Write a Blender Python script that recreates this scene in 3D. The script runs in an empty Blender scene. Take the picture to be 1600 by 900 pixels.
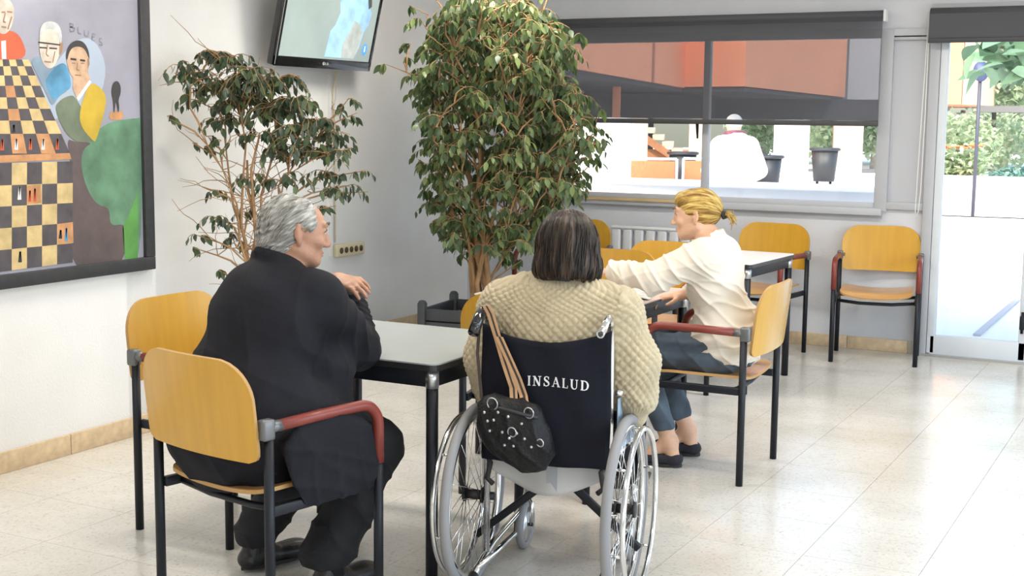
import bpy, bmesh, math, random
import numpy as np
from mathutils import Vector, Matrix, noise
from math import sin, cos, pi, radians as R
S = bpy.context.scene
C = S.collection
rnd = random.Random(7)

# ---------------------------------------------------------------- camera, sky, sun, lamps, exposure
cam_d = bpy.data.cameras.new('camera'); cam = bpy.data.objects.new('camera', cam_d); C.objects.link(cam)
cam_d.sensor_width = 36; cam_d.lens = 2075.7/1600*36; cam_d.clip_start = .1; cam_d.clip_end = 400
yaw, pitch, roll = 0.484697, 0.12758, 0.01066
v = Vector((-sin(yaw)*cos(pitch), cos(yaw)*cos(pitch), -sin(pitch))); r = Vector((cos(yaw), sin(yaw), 0)); u = r.cross(v)
r2 = r*cos(roll)+u*sin(roll); u2 = u*cos(roll)-r*sin(roll)
M = Matrix((r2, u2, -v)).transposed().to_4x4(); M.translation = (0, 0, 1.55); cam.matrix_world = M
S.camera = cam
S.view_settings.view_transform = 'Standard'; S.view_settings.look = 'None'
S.view_settings.gamma = 1; S.view_settings.use_curve_mapping = False
S.view_settings.exposure = 0.0

W = bpy.data.worlds.new('sky'); S.world = W; W.use_nodes = True
wn = W.node_tree.nodes; wl = W.node_tree.links
sky = wn.new('ShaderNodeTexSky'); sky.sky_type = 'NISHITA'; sky.sun_disc = False
sky.sun_elevation = R(42); sky.sun_rotation = R(200); sky.dust_density = 3; sky.air_density = 1.2; sky.altitude = 50
wn['Background'].inputs[1].default_value = 0.72
wl.new(sky.outputs[0], wn['Background'].inputs[0])
sd = bpy.data.lights.new('sun', 'SUN'); sd.energy = 4.8; sd.angle = R(3); sd.color = (1, .95, .87)
so = bpy.data.objects.new('sun', sd); C.objects.link(so); so.rotation_euler = Vector((-.45, .72, -.72)).to_track_quat('-Z', 'Y').to_euler()
def area(name, loc, direction, sx, sy, power, col):
    d = bpy.data.lights.new(name, 'AREA'); d.shape = 'RECTANGLE'; d.size = sx; d.size_y = sy; d.energy = power; d.color = col
    o = bpy.data.objects.new(name, d); C.objects.link(o); o.location = loc
    o.rotation_euler = Vector(direction).to_track_quat('-Z', 'Y').to_euler(); return o
LAMPS = [(-3.4, 1.6), (-1.2, 1.6), (-3.5, 4.2), (-1.2, 4.2), (-3.6, 6.9), (-1.2, 6.9)]
LPOW = [18, 14, 36, 28, 40, 36]
for (x, y), lp in zip(LAMPS, LPOW):
    area('ceiling_lamp_light', (x, y, 2.80), (0, 0, -1), 1.15, .3, lp, (1, .93, .82))
area('right_window_light', (2.3, 4.0, 1.55), (-1, 0, 0), 6.0, 2.0, 125, (.80, .90, 1))
area('left_wall_fill_light', (.9, -1.1, 1.2), (-.80, .62, -.06), 2.4, 1.3, 34, (1, .84, .66))  # warm fill lamp added to brighten the left wall; no window stands here

# ---------------------------------------------------------------- helpers
def tag(o, label=None, cat=None, group=None, kind=None):
    if label: o['label'] = label
    if cat: o['category'] = cat
    if group: o['group'] = group
    if kind: o['kind'] = kind
    return o
def empty(name, loc=(0, 0, 0), rz=0, label=None, cat=None, group=None):
    o = bpy.data.objects.new(name, None); C.objects.link(o); o.location = loc; o.rotation_euler = (0, 0, rz)
    o.empty_display_size = .1
    return tag(o, label, cat, group)
def link(name, me, mats, parent=None, smooth=True):
    if not isinstance(mats, (list, tuple)): mats = [mats]
    for m in mats: me.materials.append(m)
    o = bpy.data.objects.new(name, me); C.objects.link(o)
    if parent: o.parent = parent
    if smooth: me.shade_smooth()
    return o
def copy_tree(o, parent=None):
    c = o.copy(); C.objects.link(c)
    if parent: c.parent = parent
    for ch in o.children: copy_tree(ch, c)
    return c
def npmesh(name, V, Q):
    me = bpy.data.meshes.new(name); V = np.asarray(V, np.float32); Q = np.asarray(Q, np.int32); k = Q.shape[1]
    me.vertices.add(len(V)); me.vertices.foreach_set('co', V.ravel())
    me.loops.add(Q.size); me.loops.foreach_set('vertex_index', Q.ravel())
    me.polygons.add(len(Q)); me.polygons.foreach_set('loop_start', np.arange(len(Q), dtype=np.int32)*k)
    me.polygons.foreach_set('loop_total', np.full(len(Q), k, np.int32)); me.update(calc_edges=True); me.validate(); return me

class MB:
    """collects shapes; build() links them as one mesh object"""
    def __init__(s): s.v = []; s.f = []; s.m = []; s.flat = []; s.cur = 0
    def add(s, vs, fs, flat=False):
        n = len(s.v); s.v += [tuple(p) for p in vs]; s.f += [tuple(i+n for i in f) for f in fs]; s.m += [s.cur]*len(fs); s.flat += [flat]*len(fs); return s
    def mat(s, i): s.cur = i; return s
    def box(s, c, d, rz=0, bev=0, rot=None):
        hx, hy, hz = d[0]/2, d[1]/2, d[2]/2; rm = rot or Matrix.Rotation(rz, 3, 'Z'); cv = Vector(c)
        if bev <= 0:
            vs = [cv+rm @ Vector((x*hx, y*hy, z*hz)) for z in (-1, 1) for y in (-1, 1) for x in (-1, 1)]
            return s.add(vs, [(0, 2, 3, 1), (4, 5, 7, 6), (0, 1, 5, 4), (2, 6, 7, 3), (0, 4, 6, 2), (1, 3, 7, 5)], True)
        b = min(bev, hx*.99, hy*.99, hz*.99)
        bm = bmesh.new(); bmesh.ops.create_cube(bm, size=1)
        for p in bm.verts: p.co = Vector((p.co.x*d[0], p.co.y*d[1], p.co.z*d[2]))
        bmesh.ops.bevel(bm, geom=bm.edges[:], offset=b, segments=2, affect='EDGES', profile=.5)
        bm.verts.index_update()
        vs = [cv+rm @ p.co for p in bm.verts]; fs = [[q.index for q in f.verts] for f in bm.faces]; bm.free()
        return s.add(vs, fs)
    def tube(s, pts, rad, n=12, cap=True, squash=None):
        pts = [Vector(p) for p in pts]; k = len(pts)
        if not isinstance(rad, (list, tuple)): rad = [rad]*k
        t0 = (pts[1]-pts[0]).normalized(); up = Vector((0, 0, 1)) if abs(t0.z) < .9 else Vector((1, 0, 0))
        nx = t0.cross(up).normalized(); ny = nx.cross(t0).normalized(); vs = []; prev = t0
        for i, p in enumerate(pts):
            t = (pts[min(i+1, k-1)]-pts[max(i-1, 0)])
            t = t.normalized() if t.length > 1e-9 else prev
            q = prev.rotation_difference(t); nx = (q @ nx); nx = (nx-t*nx.dot(t)).normalized(); ny = t.cross(nx); prev = t
            sq = squash or (1, 1)
            for j in range(n):
                a = 2*pi*j/n; vs.append(p+nx*(cos(a)*rad[i]*sq[0])+ny*(sin(a)*rad[i]*sq[1]))
        fs = [(i*n+j, i*n+(j+1) % n, (i+1)*n+(j+1) % n, (i+1)*n+j) for i in range(k-1) for j in range(n)]
        if cap: fs += [tuple(range(n-1, -1, -1)), tuple((k-1)*n+j for j in range(n))]
        return s.add(vs, fs)
    def cyl(s, a, b, r, n=16): return s.tube([a, b], r, n)
    def ring(s, c, axis, R0, r0, n=48, m=10, sq=1.0):
        ax = Vector(axis).normalized(); up = Vector((0, 0, 1)) if abs(ax.z) < .9 else Vector((1, 0, 0))
        e1 = ax.cross(up).normalized(); e2 = ax.cross(e1); cv = Vector(c); vs = []
        for i in range(n):
            a = 2*pi*i/n; d = e1*cos(a)+e2*sin(a)
            for j in range(m):
                b = 2*pi*j/m; vs.append(cv+d*(R0+cos(b)*r0)+ax*(sin(b)*r0*sq))
        return s.add(vs, [(i*m+j, ((i+1) % n)*m+j, ((i+1) % n)*m+(j+1) % m, i*m+(j+1) % m) for i in range(n) for j in range(m)])
    def ball(s, c, r, n=12, m=8, sc=(1, 1, 1), rot=None):
        vs = []; cv = Vector(c); rm = rot or Matrix.Identity(3)
        for i in range(m+1):
            t = pi*i/m
            for j in range(n):
                a = 2*pi*j/n; vs.append(cv+rm @ Vector((sin(t)*cos(a)*r*sc[0], sin(t)*sin(a)*r*sc[1], cos(t)*r*sc[2])))
        return s.add(vs, [(i*n+j, (i+1)*n+j, (i+1)*n+(j+1) % n, i*n+(j+1) % n) for i in range(m) for j in range(n)])
    def prism(s, poly, z0, z1, plane='XY', flat=True):
        """closed polygon (ccw) extruded between z0 and z1 along the plane's normal"""
        n = len(poly)
        def P(a, b, c): return {'XY': (a, b, c), 'XZ': (a, c, b), 'YZ': (c, a, b)}[plane]
        vs = [P(a, b, z0) for a, b in poly]+[P(a, b, z1) for a, b in poly]
        fs = [tuple(range(n-1, -1, -1)), tuple(range(n, 2*n))]+[(i, (i+1) % n, n+(i+1) % n, n+i) for i in range(n)]
        return s.add(vs, fs, flat)
    def build(s, name, mats, parent=None, smooth=True, loc=None):
        me = bpy.data.meshes.new(name); me.from_pydata([tuple(p) for p in s.v], [], s.f)
        bm = bmesh.new(); bm.from_mesh(me); bmesh.ops.recalc_face_normals(bm, faces=bm.faces[:]); bm.to_mesh(me); bm.free()
        o = link(name, me, mats, parent, False)
        me.polygons.foreach_set('material_index', s.m)
        me.polygons.foreach_set('use_smooth', [smooth and not f for f in s.flat])
        me.update()
        if loc: o.location = loc
        return o
def arc(c, r, a0, a1, n, e1, e2):
    c = Vector(c); e1 = Vector(e1); e2 = Vector(e2)
    return [c+e1*(cos(a0+(a1-a0)*i/n)*r)+e2*(sin(a0+(a1-a0)*i/n)*r) for i in range(n+1)]
def rpoly(w, h, r, n=6, cx=0, cy=0, rb=None):
    """rounded rectangle; rb = radius of the bottom corners"""
    rb = r if rb is None else rb; P = []
    for (sx, sy, a, q) in ((1, -1, -pi/2, rb), (1, 1, 0, r), (-1, 1, pi/2, r), (-1, -1, pi, rb)):
        for i in range(n+1):
            t = a+pi/2*i/n; P.append((cx+sx*(w/2-q)+q*cos(t), cy+sy*(h/2-q)+q*sin(t)))
    return P

# ---------------------------------------------------------------- materials
MATS = {}
def mat(name, col, rough=.5, metal=0, var=0, vscale=8, bump=0, bscale=60, stretch=(1, 1, 1), spec=.5, emit=0, alpha=1, trans=0, coat=0, sheen=0, col2=None, sss=0, detail=4, contrast=None):
    if name in MATS: return MATS[name]
    m = bpy.data.materials.new(name); m.use_nodes = True; nt = m.node_tree; N = nt.nodes; L = nt.links; b = N['Principled BSDF']
    b.inputs['Base Color'].default_value = (*col, 1); b.inputs['Roughness'].default_value = rough; b.inputs['Metallic'].default_value = metal
    b.inputs['Specular IOR Level'].default_value = spec; b.inputs['Alpha'].default_value = alpha; b.inputs['Transmission Weight'].default_value = trans
    b.inputs['Coat Weight'].default_value = coat; b.inputs['Coat Roughness'].default_value = .12; b.inputs['Sheen Weight'].default_value = sheen
    if sss: b.inputs['Subsurface Weight'].default_value = sss; b.inputs['Subsurface Radius'].default_value = (.012, .005, .003)
    if emit: b.inputs['Emission Color'].default_value = (*col, 1); b.inputs['Emission Strength'].default_value = emit
    if var or bump:
        tc = N.new('ShaderNodeTexCoord'); mp = N.new('ShaderNodeMapping'); mp.inputs['Scale'].default_value = stretch
        L.new(tc.outputs['Object'], mp.inputs[0])
    if var:
        nz = N.new('ShaderNodeTexNoise'); nz.inputs['Scale'].default_value = vscale; nz.inputs['Detail'].default_value = detail
        L.new(mp.outputs[0], nz.inputs['Vector'])
        rp = N.new('ShaderNodeValToRGB'); c2 = col2 or tuple(min(1, c*(1+var)) for c in col); c1 = col if col2 else tuple(c*(1-var) for c in col)
        lo, hi = contrast or (.3, .7)
        rp.color_ramp.elements[0].position = lo; rp.color_ramp.elements[1].position = hi
        rp.color_ramp.elements[0].color = (*c1, 1); rp.color_ramp.elements[1].color = (*c2, 1)
        L.new(nz.outputs[0], rp.inputs[0]); L.new(rp.outputs[0], b.inputs['Base Color'])
        if emit: L.new(rp.outputs[0], b.inputs['Emission Color'])
    if bump:
        nb = N.new('ShaderNodeTexNoise'); nb.inputs['Scale'].default_value = bscale; nb.inputs['Detail'].default_value = 3
        L.new(mp.outputs[0], nb.inputs['Vector'])
        bp = N.new('ShaderNodeBump'); bp.inputs['Strength'].default_value = bump; bp.inputs['Distance'].default_value = .01
        L.new(nb.outputs[0], bp.inputs['Height']); L.new(bp.outputs[0], b.inputs['Normal'])
    MATS[name] = m; return m
plaster = mat('white_plaster', (.80, .80, .80), .75, var=.04, vscale=2.2, bump=.25, bscale=90)
plaster_grey = mat('grey_plaster', (.60, .61, .65), .6, var=.04, vscale=3, bump=.15, bscale=70)
white_ceiling = mat('white_ceiling', (.72, .72, .70), .9)
stone_skirt = mat('beige_stone', (.62, .47, .30), .45, var=.16, vscale=22, bump=.1, bscale=80)
grout = mat('grout', (.48, .45, .40), .9)
black_metal = mat('black_lacquered_metal', (.008, .010, .015), .45, spec=.35)
dark_under = mat('black_plywood_underside', (.03, .032, .038), .55)
yellow_wood = mat('honey_plywood', (.58, .315, .032), .26, var=.07, vscale=3, stretch=(9, 1, 1), coat=.35, detail=3)
seat_wood = mat('pale_plywood', (.60, .33, .13), .3, var=.12, vscale=3, stretch=(1, 9, 1), coat=.3)
ply_edge = mat('plywood_edge', (.46, .27, .10), .6)
dark_edge = mat('dark_plywood_edge', (.10, .06, .03), .6)
red_rubber = mat('dark_red_plastic', (.21, .038, .027), .38, var=.08, vscale=12)
grey_metal = mat('grey_cast_metal', (.17, .175, .18), .4, metal=.5)
chrome = mat('chrome', (.72, .72, .72), .16, metal=1)
dull_chrome = mat('brushed_metal', (.55, .56, .57), .32, metal=.9)
laminate = mat('pale_grey_laminate', (.36, .385, .39), .28, var=.03, vscale=9)
black_edge = mat('black_edge_band', (.02, .02, .022), .4)
grey_paint = mat('grey_painted_aluminium', (.44, .45, .48), .42, var=.02, vscale=5)
dark_frame = mat('dark_wood_frame', (.028, .028, .032), .55, var=.2, vscale=30)
glossblack = mat('gloss_black_plastic', (.012, .012, .014), .12, coat=.5)

# ---------------------------------------------------------------- the room
def terrazzo():
    m = bpy.data.materials.new('terrazzo'); m.use_nodes = True; nt = m.node_tree; N = nt.nodes; L = nt.links; b = N['Principled BSDF']
    geo = N.new('ShaderNodeNewGeometry')
    vo = N.new('ShaderNodeTexVoronoi'); vo.inputs['Scale'].default_value = 120; L.new(geo.outputs['Position'], vo.inputs['Vector'])
    rp = N.new('ShaderNodeValToRGB'); e = rp.color_ramp.elements
    e[0].position = 0; e[0].color = (.50, .46, .39, 1); e[1].position = .22; e[1].color = (.64, .62, .58, 1)
    x = e.new(.6); x.color = (.69, .67, .63, 1); x = e.new(1); x.color = (.70, .68, .64, 1)
    L.new(vo.outputs['Color'], rp.inputs[0])
    nz = N.new('ShaderNodeTexNoise'); nz.inputs['Scale'].default_value = 2.2; nz.inputs['Detail'].default_value = 5; L.new(geo.outputs['Position'], nz.inputs['Vector'])
    r2 = N.new('ShaderNodeValToRGB'); r2.color_ramp.elements[0].color = (.86, .84, .80, 1); r2.color_ramp.elements[1].color = (1, 1, 1, 1)
    r2.color_ramp.elements[0].position = .3; r2.color_ramp.elements[1].position = .65
    L.new(nz.outputs[0], r2.inputs[0])
    mx = N.new('ShaderNodeMix'); mx.data_type = 'RGBA'; mx.blend_type = 'MULTIPLY'; mx.inputs[0].default_value = 1
    L.new(rp.outputs[0], mx.inputs[6]); L.new(r2.outputs[0], mx.inputs[7]); L.new(mx.outputs[2], b.inputs['Base Color'])
    b.inputs['Roughness'].default_value = .2; b.inputs['Specular IOR Level'].default_value = .6
    r3 = N.new('ShaderNodeMapRange'); r3.inputs[3].default_value = .13; r3.inputs[4].default_value = .30; L.new(nz.outputs[0], r3.inputs[0]); L.new(r3.outputs[0], b.inputs['Roughness'])
    return m
TERR = terrazzo()
XL, XR, YB, YF, X2, YP = -4.557, 2.5, -1.6, 9.084, -5.184, 4.904
ZC = 2.95
b = MB(); b.box(((X2-.3+XR)/2, (YB+YF+.2)/2, -.056), (XR-X2+.3, YF+.2-YB, .1)); 
floor = b.build('floor', grout); tag(floor, 'polished beige terrazzo floor of large square tiles', kind='structure')
tb = MB(); T = .41; tb.box((0, 0, -.004), (T-.0016, T-.0016, .008)); tme = None
nx0 = -11; tiles = []
for i in range(-10, 4):
    for j in range(-7, 11):
        x = -1.218+(i+.5)*T; y = 4.99+(j+.5)*T
        if x-T/2 < X2-.05 or y+T/2 > YF+.3: continue
        if tme is None: o = tb.build('tile', TERR, floor); tme = o.data
        else: o = bpy.data.objects.new('tile', tme); C.objects.link(o); o.parent = floor
        o.location = (x, y, 0)
# the rest of the floor, outside the picture, as one piece
b = MB(); b.box(((.422+XR)/2, (YB+YF)/2, -.004), (XR-.422, YF-YB, .008)); b.box(((X2-.1+.422)/2, (YB+2.12)/2, -.004), (.422-X2+.1, 2.12-YB, .008))
b.build('floor_remainder', TERR, floor, smooth=False)
def struct(name, b, m, parent=None, label=None, smooth=False):
    o = b.build(name, m, parent, smooth)
    if parent is None: tag(o, label, kind='structure')
    return o
b = MB(); b.box((XL-.15, (YB+YP)/2, ZC/2), (.3, YP-YB, ZC)); b.box((XL-.35, YP-.1, ZC/2), (.7, .2, ZC))
wall_left = struct('wall_left', b, plaster, label='white plaster wall that carries the chess painting')
b = MB(); b.box((X2-.1, (YP-.2+YF)/2, ZC/2), (.2, YF-YP+.4, ZC))
struct('wall_left_recess', b, plaster, label='white plaster wall of the recess behind the television').name = 'wall_left_rear'
b = MB(); WX0, WX1, WZ0, WZ1 = -4.95, -1.94, .965, 2.16
DX0, DX1 = -1.70, -.95
b.box(((X2-.2+WX0)/2, YF+.1, ZC/2), (WX0-X2+.2, .2, ZC)); b.box(((WX0+DX0)/2, YF+.1, WZ0/2), (DX0-WX0, .2, WZ0))
b.box(((WX0+DX0)/2, YF+.1, (WZ1+ZC)/2), (DX0-WX0, .2, ZC-WZ1)); b.box(((DX0+DX1+1.0)/2, YF+.1, (2.3+ZC)/2), (DX1+1.0-DX0, .2, ZC-2.3))
b.box(((DX1+1.0+XR)/2, YF+.1, ZC/2), (XR-DX1-1.0, .2, ZC))
struct('wall_back', b, plaster_grey, label='pale grey wall under and around the long window')
b = MB(); b.box((XR+.1, YB+.5, ZC/2), (.2, 1.2, ZC)); b.box((XR+.1, YF-.3, ZC/2), (.2, 1.2, ZC)); b.box((XR+.1, 4, .2), (.2, 8, .4)); b.box((XR+.1, 4, 2.75), (.2, 8, .4))
struct('wall_right', b, plaster, label='white wall with the side windows, outside the picture')
b = MB(); b.box((-1.3, YB-.1, ZC/2), (8, .2, ZC)); struct('wall_front', b, plaster, label='white wall behind the viewer')
b = MB(); b.box((-1.4, (YB+YF)/2, ZC+.05), (8.4, YF-YB+.6, .1)); struct('ceiling', b, white_ceiling, label='white ceiling above the picture')
b = MB(); b.box((XR+.1, 4, 1.5), (.06, .06, 2.2)); b.box((XR+.1, 2, 1.5), (.06, .06, 2.2)); b.box((XR+.1, 6, 1.5), (.06, .06, 2.2))
struct('window_2', b, grey_paint, label='side window of the room, outside the picture')
lampm = mat('lamp_diffuser', (1, .95, .86), .5, emit=3)
proto = None
LN = ['above the near left floor', 'above the near right floor', 'above the painting end of the left tables', 'above the wheelchair', 'above the first ficus', 'nearest the glazed door']
for li, (x, y) in enumerate(LAMPS):
    if proto is None:
        proto = empty('ceiling_lamp', (x, y, ZC)); tag(proto, 'white fluorescent ceiling lamp '+LN[0], 'lamp', 'ceiling lamps')
        b = MB(); b.box((0, 0, -.045), (1.3, .36, .09), bev=.01); b.build('housing', grey_paint, proto)
        b = MB(); b.box((0, 0, -.096), (1.2, .3, .012)); b.build('diffuser', lampm, proto, smooth=False)
    else: c = copy_tree(proto); c.location = (x, y, ZC); c['label'] = 'white fluorescent ceiling lamp '+LN[li]
# skirting tiles
def skirting(name, p0, p1, h, step, label, off=0, th=.014):
    p0 = Vector((*p0, 0)); p1 = Vector((*p1, 0)); d = (p1-p0); Ln = d.length; d.normalize(); n = Vector((d.y, -d.x, 0)); rz = math.atan2(d.y, d.x)
    bb = MB(); c = (p0+p1)/2+n*.003; bb.box((c.x, c.y, h/2), (Ln, .006, h-.004), rz); base = bb.build(name, grout, smooth=False); tag(base, label, kind='structure')
    me = None; t = off
    while t < Ln:
        a = max(t, 0); e = min(t+step, Ln)
        if e-a > .03:
            c = p0+d*((a+e)/2)+n*(.006+th/2)
            if me is None or abs((e-a)-step) > 1e-4:
                q = MB(); q.box((0, 0, 0), (e-a-.004, th, h), bev=.003); o = q.build('tile', stone_skirt, base)
                if abs((e-a)-step) < 1e-4: me = o.data
            else: o = bpy.data.objects.new('tile', me); C.objects.link(o); o.parent = base
            o.location = (c.x, c.y, h/2); o.rotation_euler = (0, 0, rz+rnd.uniform(-.002, .002))
        t += step
skirting('baseboard_left', (XL, .6), (XL, YP), .095, .41, 'row of beige stone skirting tiles along the painting wall', .02)
skirting('baseboard_left_rear', (X2, YP), (X2, YF), .095, .41, 'row of beige stone skirting tiles in the recess', .1)
skirting('baseboard_back', (X2, YF), (DX0-.03, YF), .085, .41, 'row of beige stone skirting tiles under the window', .15)
# window frame: side, mullion, sill and the fixed panel on its right
glass = bpy.data.materials.new('window_glass'); glass.use_nodes = True
gn = glass.node_tree.nodes; gl = glass.node_tree.links; gn.clear()
o_ = gn.new('ShaderNodeOutputMaterial'); mxs = gn.new('ShaderNodeMixShader'); tr = gn.new('ShaderNodeBsdfTransparent'); gs = gn.new('ShaderNodeBsdfGlossy'); fr = gn.new('ShaderNodeFresnel')
tr.inputs[0].default_value = (.97, .98, .98, 1); gs.inputs['Roughness'].default_value = .02; fr.inputs[0].default_value = 1.45
gl.new(fr.outputs[0], mxs.inputs[0]); gl.new(tr.outputs[0], mxs.inputs[1]); gl.new(gs.outputs[0], mxs.inputs[2]); gl.new(mxs.outputs[0], o_.inputs[0])
w1 = empty('window_1', (WX0, YF, WZ0)); tag(w1, 'long window in a grey aluminium frame with a fixed panel', kind='structure')
w1.location = (0, 0, 0)
yf = YF-.0
b = MB()
fx0, fx1 = -4.95, -2.02
b.box(((fx0+DX0)/2, yf+.01, WZ1-.03), (DX0-fx0, .07, .06), bev=.004); b.box(((fx0+fx1)/2, yf+.01, .985), (fx1-fx0, .07, .04), bev=.004)
b.box((fx1+.04, yf+.01, 1.55), (.085, .08, 1.2), bev=.004); b.box((fx0+.03, yf+.01, 1.55), (.06, .07, 1.2), bev=.004)
b.build('frame', grey_paint, w1)
b = MB(); b.box((-3.235, yf+.015, 1.55), (.045, .06, 1.15), bev=.004); b.build('mullion', grey_paint, w1)
b = MB(); b.box((-3.285, yf-.03, 1.48), (.012, .02, .13), bev=.004); b.tube([(-3.285, yf-.02, 1.53), (-3.285, yf-.06, 1.53), (-3.275, yf-.065, 1.44)], .007, 8); b.build('handle', black_metal, w1)
for (x0, x1) in ((-4.9, -3.255), (-3.215, fx1)):
    b = MB(); b.box(((x0+x1)/2, yf+.03, 1.56), (x1-x0, .006, 1.14)); b.build('pane', glass, w1, smooth=False)
b = MB(); b.box((-1.81, yf+.02, 1.54), (.26, .03, 1.17)); b.build('panel', mat('grey_panel', (.47, .48, .52), .5, bump=.08, bscale=200), w1, smooth=False)
b = MB(); b.box((-1.81, yf+.005, .99), (.26, .07, .05), bev=.004); b.box((-1.675, yf+.005, 1.54), (.03, .07, 1.17), bev=.004); b.box((-1.945, yf+.005, 1.54), (.012, .06, 1.17), bev=.003)
b.box((-1.81, yf+.01, 2.10), (.26, .07, .03), bev=.003)
b.build('panel_frame', grey_paint, w1)
b = MB(); b.box((-3.45, yf-.015, .945), (2.97, .08, .05), bev=.006); b.box((-3.45, yf-.002, .912), (2.97, .02, .02)); b.build('sill', grey_paint, w1)
b = MB(); b.box((-4.05, yf-.045, .962), (1.55, .05, .022), bev=.004); b.build('sill_board', mat('light_wood_strip', (.52, .38, .20), .5, var=.15, vscale=6, stretch=(1, 8, 8)), w1)
# door with glass
d1 = empty('door_1', (0, 0, 0)); tag(d1, 'glazed door in a grey aluminium frame with a view of the bright yard', kind='structure')
b = MB(); b.box((-1.665, yf, 1.14), (.065, .09, 2.28), bev=.004); b.box((-1.3, yf, 2.28), (.8, .09, .06), bev=.004); b.box((-.0, yf, 1.14), (.08, .09, 2.28), bev=.004); b.box((-.5, yf, 2.28), (1.0, .09, .06), bev=.004); b.build('frame', grey_paint, d1)
b = MB(); b.box((-1.605, yf-.01, 1.12), (.05, .06, 2.2), bev=.005); b.box((-1.31, yf-.01, .075), (.6, .06, .13), bev=.005); b.box((-1.025, yf-.01, 1.12), (.06, .06, 2.2), bev=.005); b.box((-1.31, yf-.01, 2.21), (.6, .06, .06), bev=.005)
b.build('leaf_frame', mat('pale_aluminium', (.62, .66, .70), .4, var=.02), d1)
b = MB(); b.box((-1.315, yf, 1.16), (.54, .006, 2.05)); b.build('pane', glass, d1, smooth=False)
b = MB(); b.box((-.965, yf-.01, 1.12), (.06, .06, 2.2), bev=.005); b.box((-.5, yf-.01, .075), (.9, .06, .13), bev=.005); b.box((-.06, yf-.01, 1.12), (.06, .06, 2.2), bev=.005); b.build('leaf_frame', MATS['pale_aluminium'], d1)
b = MB(); b.box((-.5, yf, 1.16), (.88, .006, 2.05)); b.build('pane', glass, d1, smooth=False)
b = MB(); b.box((-1.035, yf-.05, .27), (.03, .03, .09), bev=.006); b.cyl((-1.035, yf-.05, .2), (-1.035, yf-.05, .34), .009); b.build('bolt', black_metal, d1)
b = MB(); b.box((-1.3, yf-.01, .008), (.8, .12, .016)); b.build('threshold', dull_chrome, d1, smooth=False)
# roller blinds
def screen_mat():
    m = bpy.data.materials.new('screen_fabric'); m.use_nodes = True; N = m.node_tree.nodes; L = m.node_tree.links; N.clear()
    out = N.new('ShaderNodeOutputMaterial'); mx = N.new('ShaderNodeMixShader'); t = N.new('ShaderNodeBsdfTransparent'); d = N.new('ShaderNodeBsdfDiffuse'); tl = N.new('ShaderNodeBsdfTranslucent'); m2 = N.new('ShaderNodeMixShader')
    d.inputs[0].default_value = (.15, .153, .17, 1); tl.inputs[0].default_value = (.08, .08, .085, 1); m2.inputs[0].default_value = .35; mx.inputs[0].default_value = .48
    L.new(d.outputs[0], m2.inputs[1]); L.new(tl.outputs[0], m2.inputs[2]); L.new(t.outputs[0], mx.inputs[1]); L.new(m2.outputs[0], mx.inputs[2]); L.new(mx.outputs[0], out.inputs[0])
    return m
screen = screen_mat()
dark_fabric = mat('dark_grey_blind_fabric', (.075, .077, .086), .8, bump=.1, bscale=300)
bl = empty('roller_blind', (-3.5, yf-.09, 2.24)); tag(bl, 'dark see-through roller blind half lowered over the long window', 'blind', None)
x0, x1 = -4.80-(-3.5), -1.995-(-3.5)
b = MB(); b.cyl((x0, 0, -.0), (x1, 0, -.0), .035, 20); b.build('roll', dark_fabric, bl)
b = MB(); b.box(((x0+x1)/2, -.034, -.345), (x1-x0, .0015, .69)); b.build('fabric', screen, bl, smooth=False)
b = MB(); b.box(((x0+x1)/2, -.034, -.705), (x1-x0, .018, .034), bev=.004); b.build('bottom_bar', mat('dark_bar', (.05, .05, .055), .5), bl)
for s in (x0-.012, x1+.012):
    b = MB(); b.box((s, 0, .0), (.018, .09, .08), bev=.006); b.build('bracket', mat('white_plastic', (.75, .75, .73), .4), bl)
bl = empty('roller_blind', (-.85, yf-.10, 2.22)); tag(bl, 'dark grey roller blind rolled up above the glazed door', 'blind', None)
x0, x1 = -1.695+.85, .85
b = MB(); b.cyl((x0, 0, .02), (x1, 0, .02), .04, 20); b.build('roll', dark_fabric, bl)
b = MB(); b.box(((x0+x1)/2, -.04, -.06), (x1-x0, .002, .16)); b.build('fabric', dark_fabric, bl, smooth=False)
b = MB(); b.box(((x0+x1)/2, -.04, -.15), (x1-x0, .02, .03), bev=.004); b.build('bottom_bar', MATS['dark_bar'], bl)
cord = MB(); pa = [(-1.70, yf-.11, 2.26), (-1.70, yf-.10, 1.6), (-1.706, yf-.09, 1.1), (-1.715, yf-.09, .965), (-1.725, yf-.09, .935), (-1.735, yf-.09, .965), (-1.725, yf-.10, 1.4), (-1.705, yf-.11, 2.26)]
cord.tube(pa, .0032, 6); o = cord.build('blind_cord', MATS['white_plastic']); tag(o, 'thin white looped cord hanging beside the glazed door', 'cord')
# radiator
ra = empty('radiator', (-3.5, yf-.1, 0)); tag(ra, 'white panel radiator under the window behind the blond woman', 'radiator')
radm = mat('radiator_enamel', (.62, .63, .66), .35)
b = MB(); b.box((0, .03, .46), (.80, .05, .55), bev=.01); b.build('body', radm, ra)
b = MB(); b.box((0, -.01, .765), (.80, .05, .02), bev=.005); b.build('top_grille', mat('radiator_bright', (.8, .8, .82), .3), ra)
for i in range(9):
    b = MB(); b.box((-.36+i*.09, -.01, .47), (.07, .05, .56), bev=.012); b.build('section', radm, ra)
b = MB(); b.ball((-.43, -.02, .72), .012); b.cyl((-.43, .04, .7), (-.43, -.02, .72), .006); b.build('valve', black_metal, ra)
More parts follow.
